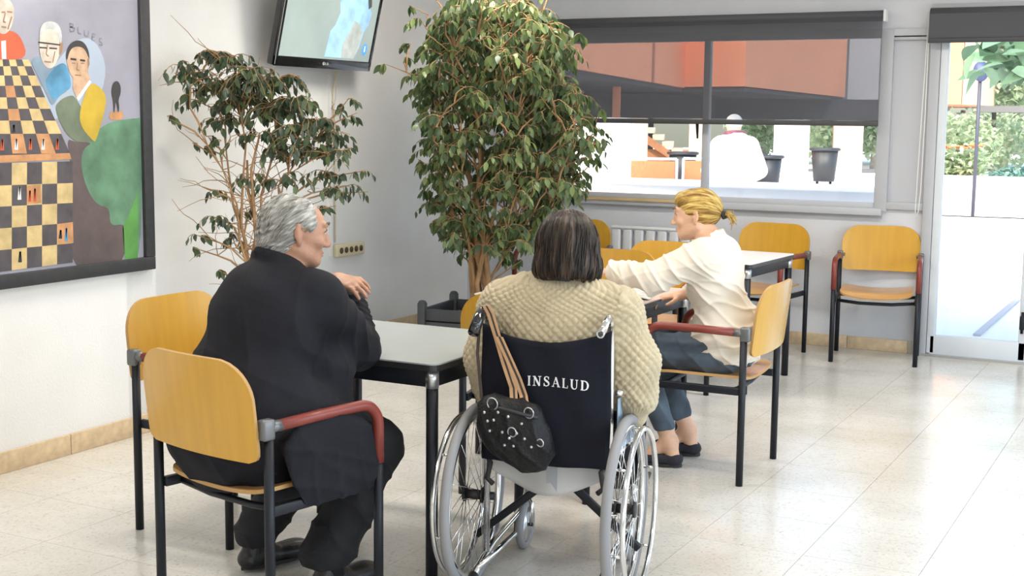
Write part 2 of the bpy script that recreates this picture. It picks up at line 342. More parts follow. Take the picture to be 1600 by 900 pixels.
# socket strip, conduit, television cables
st = empty('socket_strip', (X2, 7.43, .652)); tag(st, 'cream strip of wall sockets between the seated man and the corner', 'sockets')
cream = mat('cream_plastic', (.75, .66, .45), .45)
b = MB(); b.box((.018, 0, 0), (.036, .33, .085), bev=.008); b.build('plate', cream, st)
for i in range(5):
    b = MB(); b.cyl((.034, -.115+i*.058, 0), (.0385, -.115+i*.058, 0), .021, 16); b.ball((.038, -.115+i*.058, .007), .0045, 8, 6); b.ball((.038, -.115+i*.058, -.007), .0045, 8, 6); b.build('socket', mat('brown_socket', (.10, .06, .02), .5), st)
o = MB(); o.box((X2+.008, 7.23, 1.22), (.016, .022, 1.2)); o = o.build('cable_trunking', plaster, smooth=False); tag(o, 'thin white vertical cable trunking below the television', 'trunking')
b = MB()
b.tube([(X2+.03, 7.26, 1.93), (X2+.035, 7.265, 1.80), (X2+.02, 7.25, 1.70), (X2+.015, 7.272, 1.45), (X2+.015, 7.272, .71)], .005, 6)
o = b.build('television_cable', cream); tag(o, 'cream cable running from the television down the wall', 'cable')
# television, tilted towards the room
tv = empty('television', (-5.02, 6.95, 1.845)); tag(tv, 'flat black television tilted down on the wall above the first ficus', 'television')
tvw, tvh = 1.02, .61
E1 = Vector((0, 1, 0)); tilt = R(13); E2 = Vector((sin(tilt), 0, cos(tilt))); E3 = Vector((cos(tilt), 0, -sin(tilt)))
Mt = Matrix((E1, E2, E3)).transposed()
def tvbox(c, d, bev=.004):
    q = MB(); q.box(Mt @ Vector(c), d, rot=Mt, bev=bev); return q
tvbox((0, tvh/2, -.03), (tvw, tvh, .05), .01).build('cabinet', glossblack, tv)
b = MB()
for c, d in (((0, .03, 0), (tvw, .062, .014)), ((0, tvh-.015, 0), (tvw, .03, .014)), ((-tvw/2+.014, tvh/2, 0), (.028, tvh, .014)), ((tvw/2-.014, tvh/2, 0), (.028, tvh, .014))):
    b.box(Mt @ Vector(c), d, rot=Mt, bev=.003)
b.build('bezel', glossblack, tv)
q = MB(); q.box(Mt @ Vector((-tvw/2+.004, tvh/2, .006)), (.006, tvh*.97, .006), rot=Mt); q.build('bezel_trim', chrome, tv)
scr = mat('television_picture', (.27, .33, .32), .25, emit=.75, var=.15, vscale=1.5)
tvbox((0, tvh/2, -.001), (tvw-.05, tvh-.07, .004), 0).build('screen', scr, tv, smooth=False)
def flatpoly(pts, z, mt, name, par):
    me = bpy.data.meshes.new(name); me.from_pydata([Mt @ Vector((x, y, z)) for x, y in pts], [], [list(range(len(pts)))]); return link(name, me, mt, par, False)
blue = mat('television_blue', (.30, .50, .78), .3, emit=.8, var=.25, vscale=9)
flatpoly([(-.02, .075), (.30, .075), (.34, .15), (.36, .25), (.40, .30), (.415, .38), (.38, .42), (.36, .50), (.32, .56), (.22, .58), (.17, .55), (.15, .48), (.08, .50), (.05, .42), (.07, .36), (.04, .28), (.0, .24), (-.01, .15)], .0026, blue, 'picture_figure', tv)
flatpoly([(.16, .075), (.30, .075), (.33, .14), (.35, .25), (.30, .30), (.24, .32), (.20, .24), (.15, .16)], .0032, mat('television_pale', (.38, .42, .40), .3, emit=.75, var=.2, vscale=12), 'picture_figure_shade', tv)
flatpoly([(.24, .56), (.36, .58), (.40, .42), (.37, .40), (.33, .50), (.27, .53)], .0038, mat('television_dark', (.08, .09, .08), .3, emit=.4, var=.2, vscale=12), 'picture_hair', tv)
flatpoly([(.405+.028*cos(a), .14+.04*sin(a)) for a in np.linspace(0, 2*pi, 20)[:-1]], .0035, mat('television_logo', (.08, .32, .72), .3, emit=.8), 'channel_logo', tv)
flatpoly([(.400, .125), (.410, .125), (.410, .165), (.400, .160)], .0045, mat('television_white', (.9, .9, .9), .3, emit=.8), 'channel_logo_figure', tv)
q = MB(); q.ring(Mt @ Vector((-.02, .032, .0085)), Mt @ Vector((0, 0, 1)), .009, .0018, 16, 6)
for c, d in (((-.022, .032, .0085), (.002, .009, .002)), ((-.018, .029, .0085), (.005, .002, .002)), ((.0, .032, .0085), (.003, .014, .002)), ((.004, .026, .0085), (.009, .003, .002)), ((.019, .032, .0085), (.003, .014, .002)), ((.024, .038, .0085), (.008, .003, .002)), ((.024, .026, .0085), (.008, .003, .002)), ((.027, .030, .0085), (.003, .008, .002))):
    q.box(Mt @ Vector(c), d, rot=Mt)
q.build('maker_mark', MATS['white_plastic'], tv)
q = MB(); q.box((-.10, 0, .30), (.10, .10, .12), bev=.006); q.box((-.152, 0, .30), (.012, .26, .22), bev=.003); q.build('wall_bracket', black_metal, tv)

# ---------------------------------------------------------------- chairs
def bent_plate(name, outline, fn, th, mats, parent, seg=14):
    """plywood shell: superellipse outline mapped by fn(u,v)->(point); front, back and edge"""
    n = seg; idx = {}; V = []; F = []; MI = []
    def pt(i, j):
        a, c = -1+2*i/n, -1+2*j/n; x, y = outline(a, c); return Vector(fn(x, y)), None
    G = [[pt(i, j)[0] for j in range(n+1)] for i in range(n+1)]
    def nor(i, j):
        a = G[min(i+1, n)][j]-G[max(i-1, 0)][j]; c = G[i][min(j+1, n)]-G[i][max(j-1, 0)]; return a.cross(c).normalized()
    top = [[None]*(n+1) for _ in range(n+1)]; bot = [[None]*(n+1) for _ in range(n+1)]
    for i in range(n+1):
        for j in range(n+1):
            q = nor(i, j); top[i][j] = len(V); V.append(G[i][j]+q*th/2); bot[i][j] = len(V); V.append(G[i][j]-q*th/2)
    for i in range(n):
        for j in range(n):
            F.append((top[i][j], top[i+1][j], top[i+1][j+1], top[i][j+1])); MI.append(0)
            F.append((bot[i][j], bot[i][j+1], bot[i+1][j+1], bot[i+1][j])); MI.append(1)
    ring = [(i, 0) for i in range(n)]+[(n, j) for j in range(n)]+[(i, n) for i in range(n, 0, -1)]+[(0, j) for j in range(n, 0, -1)]
    for k in range(len(ring)):
        a, c = ring[k], ring[(k+1) % len(ring)]
        F.append((top[a[0]][a[1]], bot[a[0]][a[1]], bot[c[0]][c[1]], top[c[0]][c[1]])); MI.append(2)
    me = bpy.data.meshes.new(name); me.from_pydata(V, [], F)
    o = link(name, me, mats, parent, True); me.polygons.foreach_set('material_index', MI)
    me.polygons.foreach_set('use_smooth', [m != 2 for m in MI]); me.set_sharp_from_angle(angle=R(50)) if hasattr(me, 'set_sharp_from_angle') else None
    return o
def sq2rr(a, c, w, h, r1, r2):
    """unit square to rounded rectangle with top corner radius r1 and bottom r2 (concentric mapping)"""
    m = max(abs(a), abs(c))
    if m < 1e-6: return 0.0, 0.0
    a1, c1 = a/m, c/m       # on the unit square's border
    x, y = a1*w/2, c1*h/2; r = r1 if y > 0 else r2
    # round the corner: measure along the border
    if abs(x) > w/2-r and abs(y) > h/2-r:
        dx, dy = abs(x)-(w/2-r), abs(y)-(h/2-r); L = math.hypot(dx, dy) or 1
        x = math.copysign(w/2-r+dx/L*r, x); y = math.copysign(h/2-r+dy/L*r, y)
    return x*m, y*m
CW, CD = .262, .222
def make_chair(bm_front=None, seatm=None, edge=None):
    t = empty('armchair')
    bw = bm_front or yellow_wood; sm = seatm or seat_wood; ed = edge or ply_edge
    def bf(x, y):   # backrest: x across, y up
        z = .705+y; lean = -.035*(y+.15)/.3
        return (x, -CD-.020+lean-.026*(1-(x/.255)**2)-.006, z)
    bent_plate('backrest', lambda a, c: sq2rr(a, c, .512, .30, .12, .035), bf, .012, [bw, bw, ed], t)
    def sf(x, y):
        front = max(0, y-.10)/.12
        return (x, y+.0, .440+.020*(abs(x)/.22)**2.2-.020*front**2*(1-.3*(x/.22)**2))
    bent_plate('seat', lambda a, c: sq2rr(a, c, .455, .44, .05, .05), sf, .012, [sm, dark_under, ed], t)
    for s in (-1, 1):
        b = MB(); b.cyl((s*CW, -CD, 0), (s*CW, -CD, .64), .0155, 14); b.build('leg', black_metal, t)
        b = MB(); b.cyl((s*CW, CD, 0), (s*CW, CD, .475), .0155, 14); b.build('leg', black_metal, t)
        b = MB(); b.box((s*CW, -CD-.008, .655), (.036, .045, .062), bev=.008); b.cyl((s*CW, -CD, .66), (s*CW, -CD+.045, .66), .0175, 14)
        b.cyl((s*CW*.88, -CD-.01, .66), (s*CW, -CD-.01, .66), .010, 10); b.build('bracket', grey_metal, t)
        r_ = .075
        pts = [Vector((s*CW, -CD+.04, .66)), Vector((s*CW, -CD+.2, .664))]+arc((s*CW, CD-r_, .664-r_), r_, pi/2, 0, 8, (0, 1, 0), (0, 0, 1))+[Vector((s*CW, CD, .472))]
        b = MB(); b.tube(pts, .0175, 14); b.build('armrest', red_rubber, t)
        b = MB(); b.box((s*(CW-.012), 0, .405), (.022, CD*2-.02, .032), bev=.004); b.build('side_rail', black_metal, t)
    for y in (-.15, .17):
        b = MB(); b.tube([(-CW+.01, y, .40), (-.1, y, .385), (.1, y, .385), (CW-.01, y, .40)], .011, 10); b.build('cross_rail', black_metal, t)
    return t
chair0 = make_chair()
dup_mats = {}
GRP = 'yellow wooden armchairs of the day room'
def chair(x, y, deg, label, first=False, bmat=None):
    c = chair0 if first else copy_tree(chair0)
    c.location = (x, y, 0); c.rotation_euler = (0, 0, R(deg)); tag(c, label, 'chair', GRP); return c
chair(-2.565, 3.245, -11.4, 'yellow wooden armchair in the left foreground that the man in black sits on', True)
chair(-3.255, 3.89, -92, 'empty yellow wooden armchair by the left wall, left of the seated man')
chair(-1.934, 5.60, 91, 'wooden armchair that the blond woman in the cream shirt sits on')
chair(-1.905, 8.75, 189.7, 'empty yellow armchair against the back wall beside the glazed door')
chair(-2.66, 8.55, 173.4, 'empty yellow armchair behind the white-topped table, under the window end')
chair(-2.47, 4.93, 13, 'yellow armchair standing behind the foreground table, in front of the planter')
chair(-2.82, 6.25, 180, 'yellow armchair at the far side of the middle table, beside the woman\'s outstretched arm')
chair(-2.73, 6.84, 180, 'yellow armchair just behind and right of the one at the middle table, before the radiator')
chair(-3.88, 8.10, 186, 'armchair in the far row whose back shows right beside the brown-haired woman\'s head')
# ---------------------------------------------------------------- tables
def table(x, y, rz, w, d, label, topm):
    t = empty('table', (x, y, 0), rz, label, 'table', 'day room tables with black legs')
    b = MB(); b.prism(rpoly(w, d, .03), .724, .744); b.mat(1).prism(rpoly(w-.004, d-.004, .029), .744, .7485)
    b.build('tabletop', [black_edge, topm], t)
    for s in (-1, 1):
        b = MB(); b.box((0, s*(d/2-.035), .694), (w-.08, .022, .056), bev=.003); b.build('apron', black_metal, t)
        b = MB(); b.box((s*(w/2-.035), 0, .694), (.022, d-.08, .056), bev=.003); b.build('apron', black_metal, t)
    for sx in (-1, 1):
        for sy in (-1, 1):
            c = (sx*(w/2-.032), sy*(d/2-.032))
            b = MB(); b.cyl((*c, 0), (*c, .67), .0205, 16); lg = b.build('leg', black_metal, t)
            b = MB(); b.cyl((*c, .664), (*c, .722), .0225, 16); b.build('leg_collar', dull_chrome, lg)
    return t
table(-2.60, 4.00, 0, .80, .70, 'grey-topped table with black legs between the man and the wheelchair', laminate)
table(-2.57, 5.60, 0, .80, .72, 'table in the middle that the blond woman leans on, newspaper on top', mat('warm_laminate', (.62, .56, .50), .28, var=.03))
table(-2.64, 7.56, -.06, .80, .74, 'white-topped table at the back before the two chairs by the wall', mat('white_laminate', (.78, .78, .77), .25, var=.02))
# newspaper on the middle table
npap = empty('newspaper', (-2.42, 5.58, .7495), R(12)); tag(npap, 'open newspaper lying on the middle table under the woman\'s arm', 'newspaper')
def sheet(x0, x1, y0, y1, z0, amp, name, m):
    V = []; F = []; n = 10
    for i in range(n+1):
        for j in range(5):
            u_ = i/n; x = x0+(x1-x0)*u_; y = y0+(y1-y0)*j/4
            V.append((x, y, z0+amp*sin(pi*u_)*(1+.3*sin(j*1.7))+.001))
    k = len(V); V += [(a, c_, z-.0012) for a, c_, z in V]
    for i in range(n):
        for j in range(4):
            a = i*5+j; F.append((a, a+5, a+6, a+1)); F.append((k+a, k+a+1, k+a+6, k+a+5))
    me = bpy.data.meshes.new(name); me.from_pydata(V, [], F); return link(name, me, m, npap)
paper = mat('newsprint', (.70, .69, .67), .8, var=.28, vscale=26, stretch=(1, 3, 1), contrast=(.5, .62))
sheet(-.20, .0, -.15, .15, .0, .012, 'page', paper); sheet(.0, .20, -.15, .15, .0, .016, 'page', paper); sheet(-.18, -.01, -.14, .14, .006, .014, 'page', paper)
# ---------------------------------------------------------------- painting
from itertools import product
pf = empty('painting', (0, 0, 0)); tag(pf, 'big framed painting of a chessboard and four men on the left wall', 'painting')
pf.location = (XL, 3.6, 1.8); pinv = Vector((-XL, -3.6, -1.8))
PY0, PY1, PZ0, PZ1 = 2.55, 4.800, .865, 2.55
def wallpoly(pts, x, name, m, parent):
    me = bpy.data.meshes.new(name); me.from_pydata([Vector((x, a, c))+pinv for a, c in pts], [], [list(range(len(pts)))]); return link(name, me, m, parent, False)
b = MB(); b.box(Vector((XL+.012, (PY0+PY1)/2, (PZ0+PZ1)/2))+pinv, (.024, PY1-PY0, PZ1-PZ0))
pm = lambda n, c, v=.12, s=7: mat('paint_'+n, c, .6, var=v, vscale=s, bump=.12, bscale=60)
cv = b.build('canvas', pm('sky', (.27, .27, .33), .16, 3), pf, smooth=False)
fw = .062
for nm, c, d in (('frame_side', ((PY1+fw/2), (PZ0+PZ1)/2), (fw, PZ1-PZ0)), ('frame_bottom', ((PY0+PY1)/2, PZ0-fw/2), (PY1-PY0+2*fw, fw)), ('frame_side', (PY0-fw/2, (PZ0+PZ1)/2), (fw, PZ1-PZ0)), ('frame_top', ((PY0+PY1)/2, PZ1+fw/2), (PY1-PY0+2*fw, fw))):
    b = MB(); b.box(Vector((XL+.022, c[0], c[1]))+pinv, (.044, d[0], d[1]), bev=.004); b.build(nm, dark_frame, pf)
px_ = [.0]
LAY = {}
class Paint:
    """all flat print of the canvas in one mesh: each patch a face with its own paint"""
    def __init__(s): s.V = []; s.F = []; s.M = []; s.mats = []; s.k = 0
    def poly(s, pts, m, lay):
        if len(pts) >= 7:      # brushed outlines are round, not faceted
            for _ in range(2): pts = [q for a, c in zip(pts, pts[1:]+pts[:1]) for q in ((a[0]*.75+c[0]*.25, a[1]*.75+c[1]*.25), (a[0]*.25+c[0]*.75, a[1]*.25+c[1]*.75))]
        n = len(s.V); s.V += [Vector((XL+.0243+lay*.0004, a, c))+pinv for a, c in pts]; s.F.append(list(range(n, n+len(pts))))
        if m not in s.mats: s.mats.append(m)
        s.M.append(s.mats.index(m))
    def stroke(s, pts, w, m, lay):
        for (a, c) in zip(pts[:-1], pts[1:]):
            dx, dy = c[0]-a[0], c[1]-a[1]; L = math.hypot(dx, dy) or 1; nx, ny = -dy/L*w/2, dx/L*w/2
            s.poly([(a[0]+nx, a[1]+ny), (a[0]-nx, a[1]-ny), (c[0]-nx, c[1]-ny), (c[0]+nx, c[1]+ny)], m, lay)
    def done(s, name):
        me = bpy.data.meshes.new(name); me.from_pydata(s.V, [], s.F); o = link(name, me, s.mats, cv, False)
        me.polygons.foreach_set('material_index', s.M); me.update(); return o
pt = Paint()
ink = pm('ink', (.035, .032, .035)); flesh = pm('flesh', (.50, .33, .22), .22, 22); fleshd = pm('flesh_dark', (.28, .17, .11)); pale = pm('pale_face', (.50, .44, .38), .2, 20)
grey_hair = pm('grey_hair', (.45, .47, .48), .2, 30); brown = pm('brown', (.10, .075, .075), .25, 8); cream_p = pm('cream', (.56, .42, .20), .2, 16); dark_sq = pm('dark_square', (.075, .065, .075), .25, 14)
orange_p = pm('orange', (.50, .25, .11), .3, 12); blue_p = pm('blue', (.09, .27, .45), .4, 8); bluegrey = pm('blue_grey', (.19, .26, .34), .2, 8)
green_p = pm('green', (.10, .21, .13), .45, 6); green_d = pm('green_bright', (.09, .27, .06), .3, 5); olive = pm('olive_coat', (.13, .16, .11), .3, 8); mustard = pm('mustard', (.46, .32, .03), .2, 7); red_p = pm('red_coat', (.52, .10, .045), .15, 8); white_p = pm('white', (.70, .70, .70))
pt.poly([(4.182,1.648),(4.296,1.776),(4.412,1.880),(4.528,1.886),(4.602,1.746),(4.515,1.570),(4.360,1.540),(4.212,1.511)], pm('sky_blue', (.34, .40, .50), .08, 3), 0)
pt.poly([(4.439,1.408),(4.511,1.468),(4.592,1.506),(4.654,1.518),(4.792,1.530),(4.809,1.531),(4.785,0.847),(4.675,0.857),(4.664,1.013),(4.586,1.027),(4.419,1.108),(4.381,1.312)], green_p, 1)
pt.poly([(4.664,1.013),(4.699,1.062),(4.771,1.180),(4.759,0.850),(4.675,0.857)], green_d, 2)
pt.poly([(4.334,1.438),(4.386,1.420),(4.494,1.419),(4.434,1.391),(4.417,1.340),(4.425,1.267),(4.461,1.185),(4.510,1.132),(4.586,1.114),(4.582,1.030),(4.669,1.034),(4.672,1.015),(4.674,0.821),(4.293,0.843),(4.359,1.327)], brown, 2)
pt.poly([(3.862,1.763),(4.135,1.775),(4.353,1.369),(3.963,1.369),(3.737,1.371)], dark_sq, 2)
# perspective squares of the board
rows = [93, 103.5, 118, 134, 152, 170, 188.5, 209, 240]
def brd(u_, y):      # u_ squares from the right edge
    t = (y-93)/(240-93); return (45+(110-45)*t-u_*(10.2+(22.5-10.2)*t), y)
PXY = {}

for r_i, c_i, q in ((0,0,[(4.100,1.773),(4.135,1.775),(4.150,1.747),(4.111,1.746)]),(0,0,[(4.030,1.770),(4.065,1.772),(4.073,1.744),(4.035,1.743)]),(0,0,[(3.962,1.768),(3.996,1.769),(3.998,1.741),(3.961,1.740)]),(0,0,[(3.895,1.765),(3.928,1.766),(3.925,1.738),(3.889,1.737)]),(1,0,[(4.073,1.744),(4.111,1.746),(4.128,1.707),(4.085,1.706)]),(1,0,[(3.998,1.741),(4.035,1.743),(4.043,1.704),(4.002,1.703)]),(1,0,[(3.925,1.738),(3.961,1.740),(3.960,1.702),(3.920,1.700)]),(1,0,[(3.853,1.736),(3.889,1.737),(3.880,1.699),(3.841,1.698)]),(2,0,[(4.128,1.707),(4.171,1.708),(4.194,1.665),(4.146,1.664)]),(2,0,[(4.043,1.704),(4.085,1.706),(4.098,1.663),(4.051,1.662)]),(2,0,[(3.960,1.702),(4.002,1.703),(4.005,1.660),(3.960,1.659)]),(2,0,[(3.880,1.699),(3.920,1.700),(3.915,1.658),(3.871,1.657)]),(3,0,[(4.098,1.663),(4.146,1.664),(4.166,1.615),(4.113,1.614)]),(3,1,[(4.005,1.660),(4.051,1.662),(4.061,1.613),(4.010,1.612)]),(3,0,[(3.915,1.658),(3.960,1.659),(3.959,1.611),(3.909,1.611)]),(3,0,[(3.827,1.656),(3.871,1.657),(3.860,1.610),(3.812,1.609)]),(4,0,[(4.166,1.615),(4.221,1.616),(4.247,1.567),(4.187,1.566)]),(4,0,[(4.061,1.613),(4.113,1.614),(4.128,1.566),(4.071,1.565)]),(4,0,[(3.959,1.611),(4.010,1.612),(4.014,1.564),(3.958,1.564)]),(4,0,[(3.860,1.610),(3.909,1.611),(3.903,1.563),(3.849,1.563)]),(5,0,[(4.128,1.566),(4.187,1.566),(4.209,1.515),(4.144,1.515)]),(5,1,[(4.014,1.564),(4.071,1.565),(4.080,1.515),(4.018,1.515)]),(5,0,[(3.903,1.563),(3.958,1.564),(3.957,1.514),(3.897,1.514)]),(5,0,[(3.796,1.562),(3.849,1.563),(3.838,1.514),(3.781,1.514)]),(6,0,[(4.209,1.515),(4.275,1.515),(4.306,1.458),(4.233,1.458)]),(6,0,[(4.080,1.515),(4.144,1.515),(4.161,1.459),(4.091,1.459)]),(6,0,[(3.957,1.514),(4.018,1.515),(4.023,1.459),(3.956,1.460)]),(6,0,[(3.838,1.514),(3.897,1.514),(3.890,1.460),(3.826,1.461)]),(7,1,[(4.161,1.459),(4.233,1.458),(4.270,1.371),(4.188,1.373)]),(7,1,[(4.023,1.459),(4.091,1.459),(4.108,1.374),(4.030,1.376)]),(7,1,[(3.890,1.460),(3.956,1.460),(3.955,1.377),(3.880,1.378)]),(7,1,[(3.763,1.461),(3.826,1.461),(3.808,1.380),(3.737,1.381)])): pt.poly(q, {0: cream_p, 1: orange_p}[c_i], 3)
pt.poly([(3.730,1.363),(3.963,1.369),(4.350,1.372),(4.360,1.344),(3.961,1.339),(3.719,1.335)], orange_p, 3)
for q in ([(3.719,1.338),(3.792,1.337),(3.787,1.245),(3.715,1.245)],[(3.867,1.337),(3.944,1.337),(3.940,1.243),(3.862,1.244)],[(4.025,1.336),(4.107,1.336),(4.102,1.241),(4.020,1.242)],[(4.190,1.336),(4.276,1.335),(4.272,1.239),(4.186,1.240)],[(3.787,1.245),(3.862,1.244),(3.858,1.155),(3.782,1.156)],[(3.940,1.243),(4.020,1.242),(4.016,1.153),(3.936,1.154)],[(4.102,1.241),(4.186,1.240),(4.182,1.151),(4.098,1.152)],[(4.272,1.239),(4.363,1.238),(4.359,1.149),(4.268,1.150)],[(3.710,1.156),(3.782,1.156),(3.778,1.063),(3.705,1.063)],[(3.858,1.155),(3.936,1.154),(3.931,1.062),(3.853,1.062)],[(4.016,1.153),(4.098,1.152),(4.094,1.061),(4.012,1.061)],[(4.182,1.151),(4.268,1.150),(4.264,1.060),(4.178,1.061)],[(3.778,1.063),(3.853,1.062),(3.849,0.970),(3.773,0.970)],[(3.931,1.062),(4.012,1.061),(4.007,0.969),(3.927,0.970)],[(4.094,1.061),(4.178,1.061),(4.174,0.968),(4.090,0.969)],[(4.264,1.060),(4.355,1.060),(4.352,0.968),(4.260,0.968)],[(3.701,0.971),(3.773,0.970),(3.768,0.876),(3.696,0.875)],[(3.849,0.970),(3.927,0.970),(3.922,0.877),(3.844,0.876)],[(4.007,0.969),(4.090,0.969),(4.086,0.879),(4.003,0.878)],[(4.174,0.968),(4.260,0.968),(4.256,0.880),(4.170,0.879)]): pt.poly(q, cream_p, 3)
for q in ([(3.792,1.337),(3.867,1.337),(3.862,1.244),(3.787,1.245)],[(3.944,1.337),(4.025,1.336),(4.020,1.242),(3.940,1.243)],[(4.107,1.336),(4.190,1.336),(4.186,1.240),(4.102,1.241)],[(4.276,1.335),(4.367,1.335),(4.363,1.238),(4.272,1.239)],[(3.715,1.245),(3.787,1.245),(3.782,1.156),(3.710,1.156)],[(3.862,1.244),(3.940,1.243),(3.936,1.154),(3.858,1.155)],[(4.020,1.242),(4.102,1.241),(4.098,1.152),(4.016,1.153)],[(4.186,1.240),(4.272,1.239),(4.268,1.150),(4.182,1.151)],[(3.782,1.156),(3.858,1.155),(3.853,1.062),(3.778,1.063)],[(3.936,1.154),(4.016,1.153),(4.012,1.061),(3.931,1.062)],[(4.098,1.152),(4.182,1.151),(4.178,1.061),(4.094,1.061)],[(4.268,1.150),(4.359,1.149),(4.355,1.060),(4.264,1.060)],[(3.705,1.063),(3.778,1.063),(3.773,0.970),(3.701,0.971)],[(3.853,1.062),(3.931,1.062),(3.927,0.970),(3.849,0.970)],[(4.012,1.061),(4.094,1.061),(4.090,0.969),(4.007,0.969)],[(4.178,1.061),(4.264,1.060),(4.260,0.968),(4.174,0.968)],[(3.773,0.970),(3.849,0.970),(3.844,0.876),(3.768,0.876)],[(3.927,0.970),(4.007,0.969),(4.003,0.878),(3.922,0.877)],[(4.090,0.969),(4.174,0.968),(4.170,0.879),(4.086,0.879)],[(4.260,0.968),(4.352,0.968),(4.348,0.881),(4.256,0.880)]): pt.poly(q, dark_sq, 3)
for q in (([(3.970,1.390),(3.979,1.436),(3.980,1.390)],2),([(4.045,1.392),(4.054,1.438),(4.055,1.391)],1),([(4.121,1.390),(4.130,1.437),(4.132,1.390)],2),([(4.192,1.389),(4.202,1.436),(4.203,1.389)],1),([(4.272,1.388),(4.282,1.436),(4.283,1.388)],2),([(4.052,1.178),(4.062,1.234),(4.063,1.178)],1),([(4.108,1.167),(4.117,1.214),(4.118,1.167)],2),([(4.136,1.166),(4.145,1.222),(4.147,1.165)],2),([(4.307,0.980),(4.317,1.038),(4.318,0.979)],3),([(4.043,0.909),(4.052,0.955),(4.054,0.908)],0),([(4.035,1.465),(4.043,1.497),(4.045,1.465)],0),([(4.274,0.994),(4.283,1.032),(4.285,0.993)],0)):  pt.stroke(q[0], .010, [ink, white_p, red_p, blue_p][q[1]], 5)
pt.poly([(4.100,1.237),(4.178,1.239),(4.178,1.158),(4.100,1.157)], orange_p, 4); pt.poly([(4.265,1.060),(4.356,1.063),(4.356,0.970),(4.265,0.969)], orange_p, 4)
# man with the yellow and green coat
pt.poly([(4.265,1.567),(4.307,1.609),(4.372,1.630),(4.394,1.619),(4.456,1.540),(4.518,1.448),(4.502,1.419),(4.355,1.421)], olive, 4)
pt.poly([(4.485,1.693),(4.551,1.666),(4.585,1.623),(4.566,1.547),(4.510,1.422),(4.494,1.422),(4.412,1.497),(4.423,1.583)], mustard, 5)
pt.poly([(4.392,1.766),(4.472,1.758),(4.485,1.693),(4.425,1.631),(4.401,1.617),(4.380,1.659)], flesh, 5)
pt.poly([(4.348,1.778),(4.357,1.821),(4.385,1.850),(4.423,1.858),(4.460,1.846),(4.482,1.804),(4.480,1.758),(4.467,1.721),(4.443,1.700),(4.420,1.691),(4.390,1.698),(4.361,1.731)], flesh, 6)
pt.poly([(4.348,1.770),(4.346,1.820),(4.374,1.858),(4.416,1.874),(4.457,1.865),(4.483,1.827),(4.485,1.781),(4.471,1.815),(4.449,1.842),(4.403,1.845),(4.369,1.827)], ink, 7)
pt.poly([(4.481,1.698),(4.493,1.690),(4.412,1.603),(4.401,1.617)], white_p, 6)
for p in ([(4.371,1.788),(4.405,1.786)], [(4.427,1.785),(4.458,1.783)]): pt.stroke(p, .009, ink, 8)
for p in ([(4.378,1.771),(4.400,1.769)], [(4.430,1.771),(4.453,1.772)], [(4.412,1.773),(4.406,1.741),(4.422,1.739)], [(4.394,1.718),(4.432,1.717)]): pt.stroke(p, .005, fleshd, 8)
pt.poly([(4.470,1.792),(4.482,1.798),(4.484,1.770),(4.472,1.747)], fleshd, 8)
# man in blue with glasses
pt.poly([(4.139,1.778),(4.210,1.797),(4.258,1.739),(4.333,1.775),(4.346,1.731),(4.365,1.653),(4.297,1.623),(4.258,1.572),(4.231,1.622),(4.185,1.703)], bluegrey, 4)
pt.poly([(4.288,1.757),(4.344,1.773),(4.367,1.709),(4.373,1.659),(4.320,1.640),(4.266,1.595),(4.233,1.655),(4.220,1.691)], blue_p, 4.5)
pt.poly([(4.195,1.846),(4.208,1.901),(4.252,1.925),(4.302,1.918),(4.322,1.875),(4.317,1.824),(4.288,1.762),(4.258,1.739),(4.222,1.748),(4.199,1.791)], pale, 6)
pt.poly([(4.195,1.862),(4.205,1.917),(4.231,1.940),(4.274,1.946),(4.310,1.935),(4.327,1.897),(4.321,1.847),(4.307,1.868),(4.298,1.906),(4.251,1.914),(4.215,1.896)], grey_hair, 7)
for p in ([(4.191,1.851),(4.314,1.846)], [(4.197,1.829),(4.237,1.829)], [(4.251,1.829),(4.295,1.829)]): pt.stroke(p, .006, ink, 8)
for p in ([(4.241,1.843),(4.232,1.801),(4.246,1.793)], [(4.220,1.770),(4.259,1.769)], [(4.283,1.817),(4.267,1.767)]): pt.stroke(p, .006, fleshd, 8)
for p in ([(4.311,1.868),(4.333,1.853),(4.323,1.814),(4.305,1.802)],): pt.poly(p, fleshd, 6.5)
# man in red
pt.poly([(3.855,1.848),(4.004,1.883),(4.048,1.894),(4.101,1.868),(4.132,1.777),(3.982,1.768),(3.851,1.763)], red_p, 5)
pt.poly([(3.964,1.959),(3.980,2.013),(4.014,2.031),(4.054,2.013),(4.069,1.977),(4.059,1.924),(4.027,1.879),(3.993,1.872),(3.968,1.897)], pale, 6)
pt.poly([(3.992,1.845),(4.016,1.849),(4.015,1.772),(3.992,1.771)], white_p, 6)
for p in ([(3.998,1.964),(4.018,1.966)], [(4.028,1.969),(4.055,1.968)], [(4.018,1.963),(4.006,1.925),(4.019,1.924)], [(3.995,1.904),(4.021,1.903)], [(4.051,1.950),(4.028,1.895)]): pt.stroke(p, .007, fleshd, 8)
# small dark figure with the fire
pt.poly([(4.619,1.673),(4.632,1.694),(4.657,1.701),(4.676,1.678),(4.675,1.642),(4.657,1.612),(4.664,1.577),(4.655,1.548),(4.648,1.577),(4.641,1.612),(4.636,1.577),(4.626,1.541),(4.625,1.606),(4.614,1.641)], ink, 5)
pt.poly([(4.589,1.518),(4.611,1.565),(4.626,1.547),(4.644,1.571),(4.659,1.548),(4.676,1.571),(4.695,1.521)], orange_p, 4)
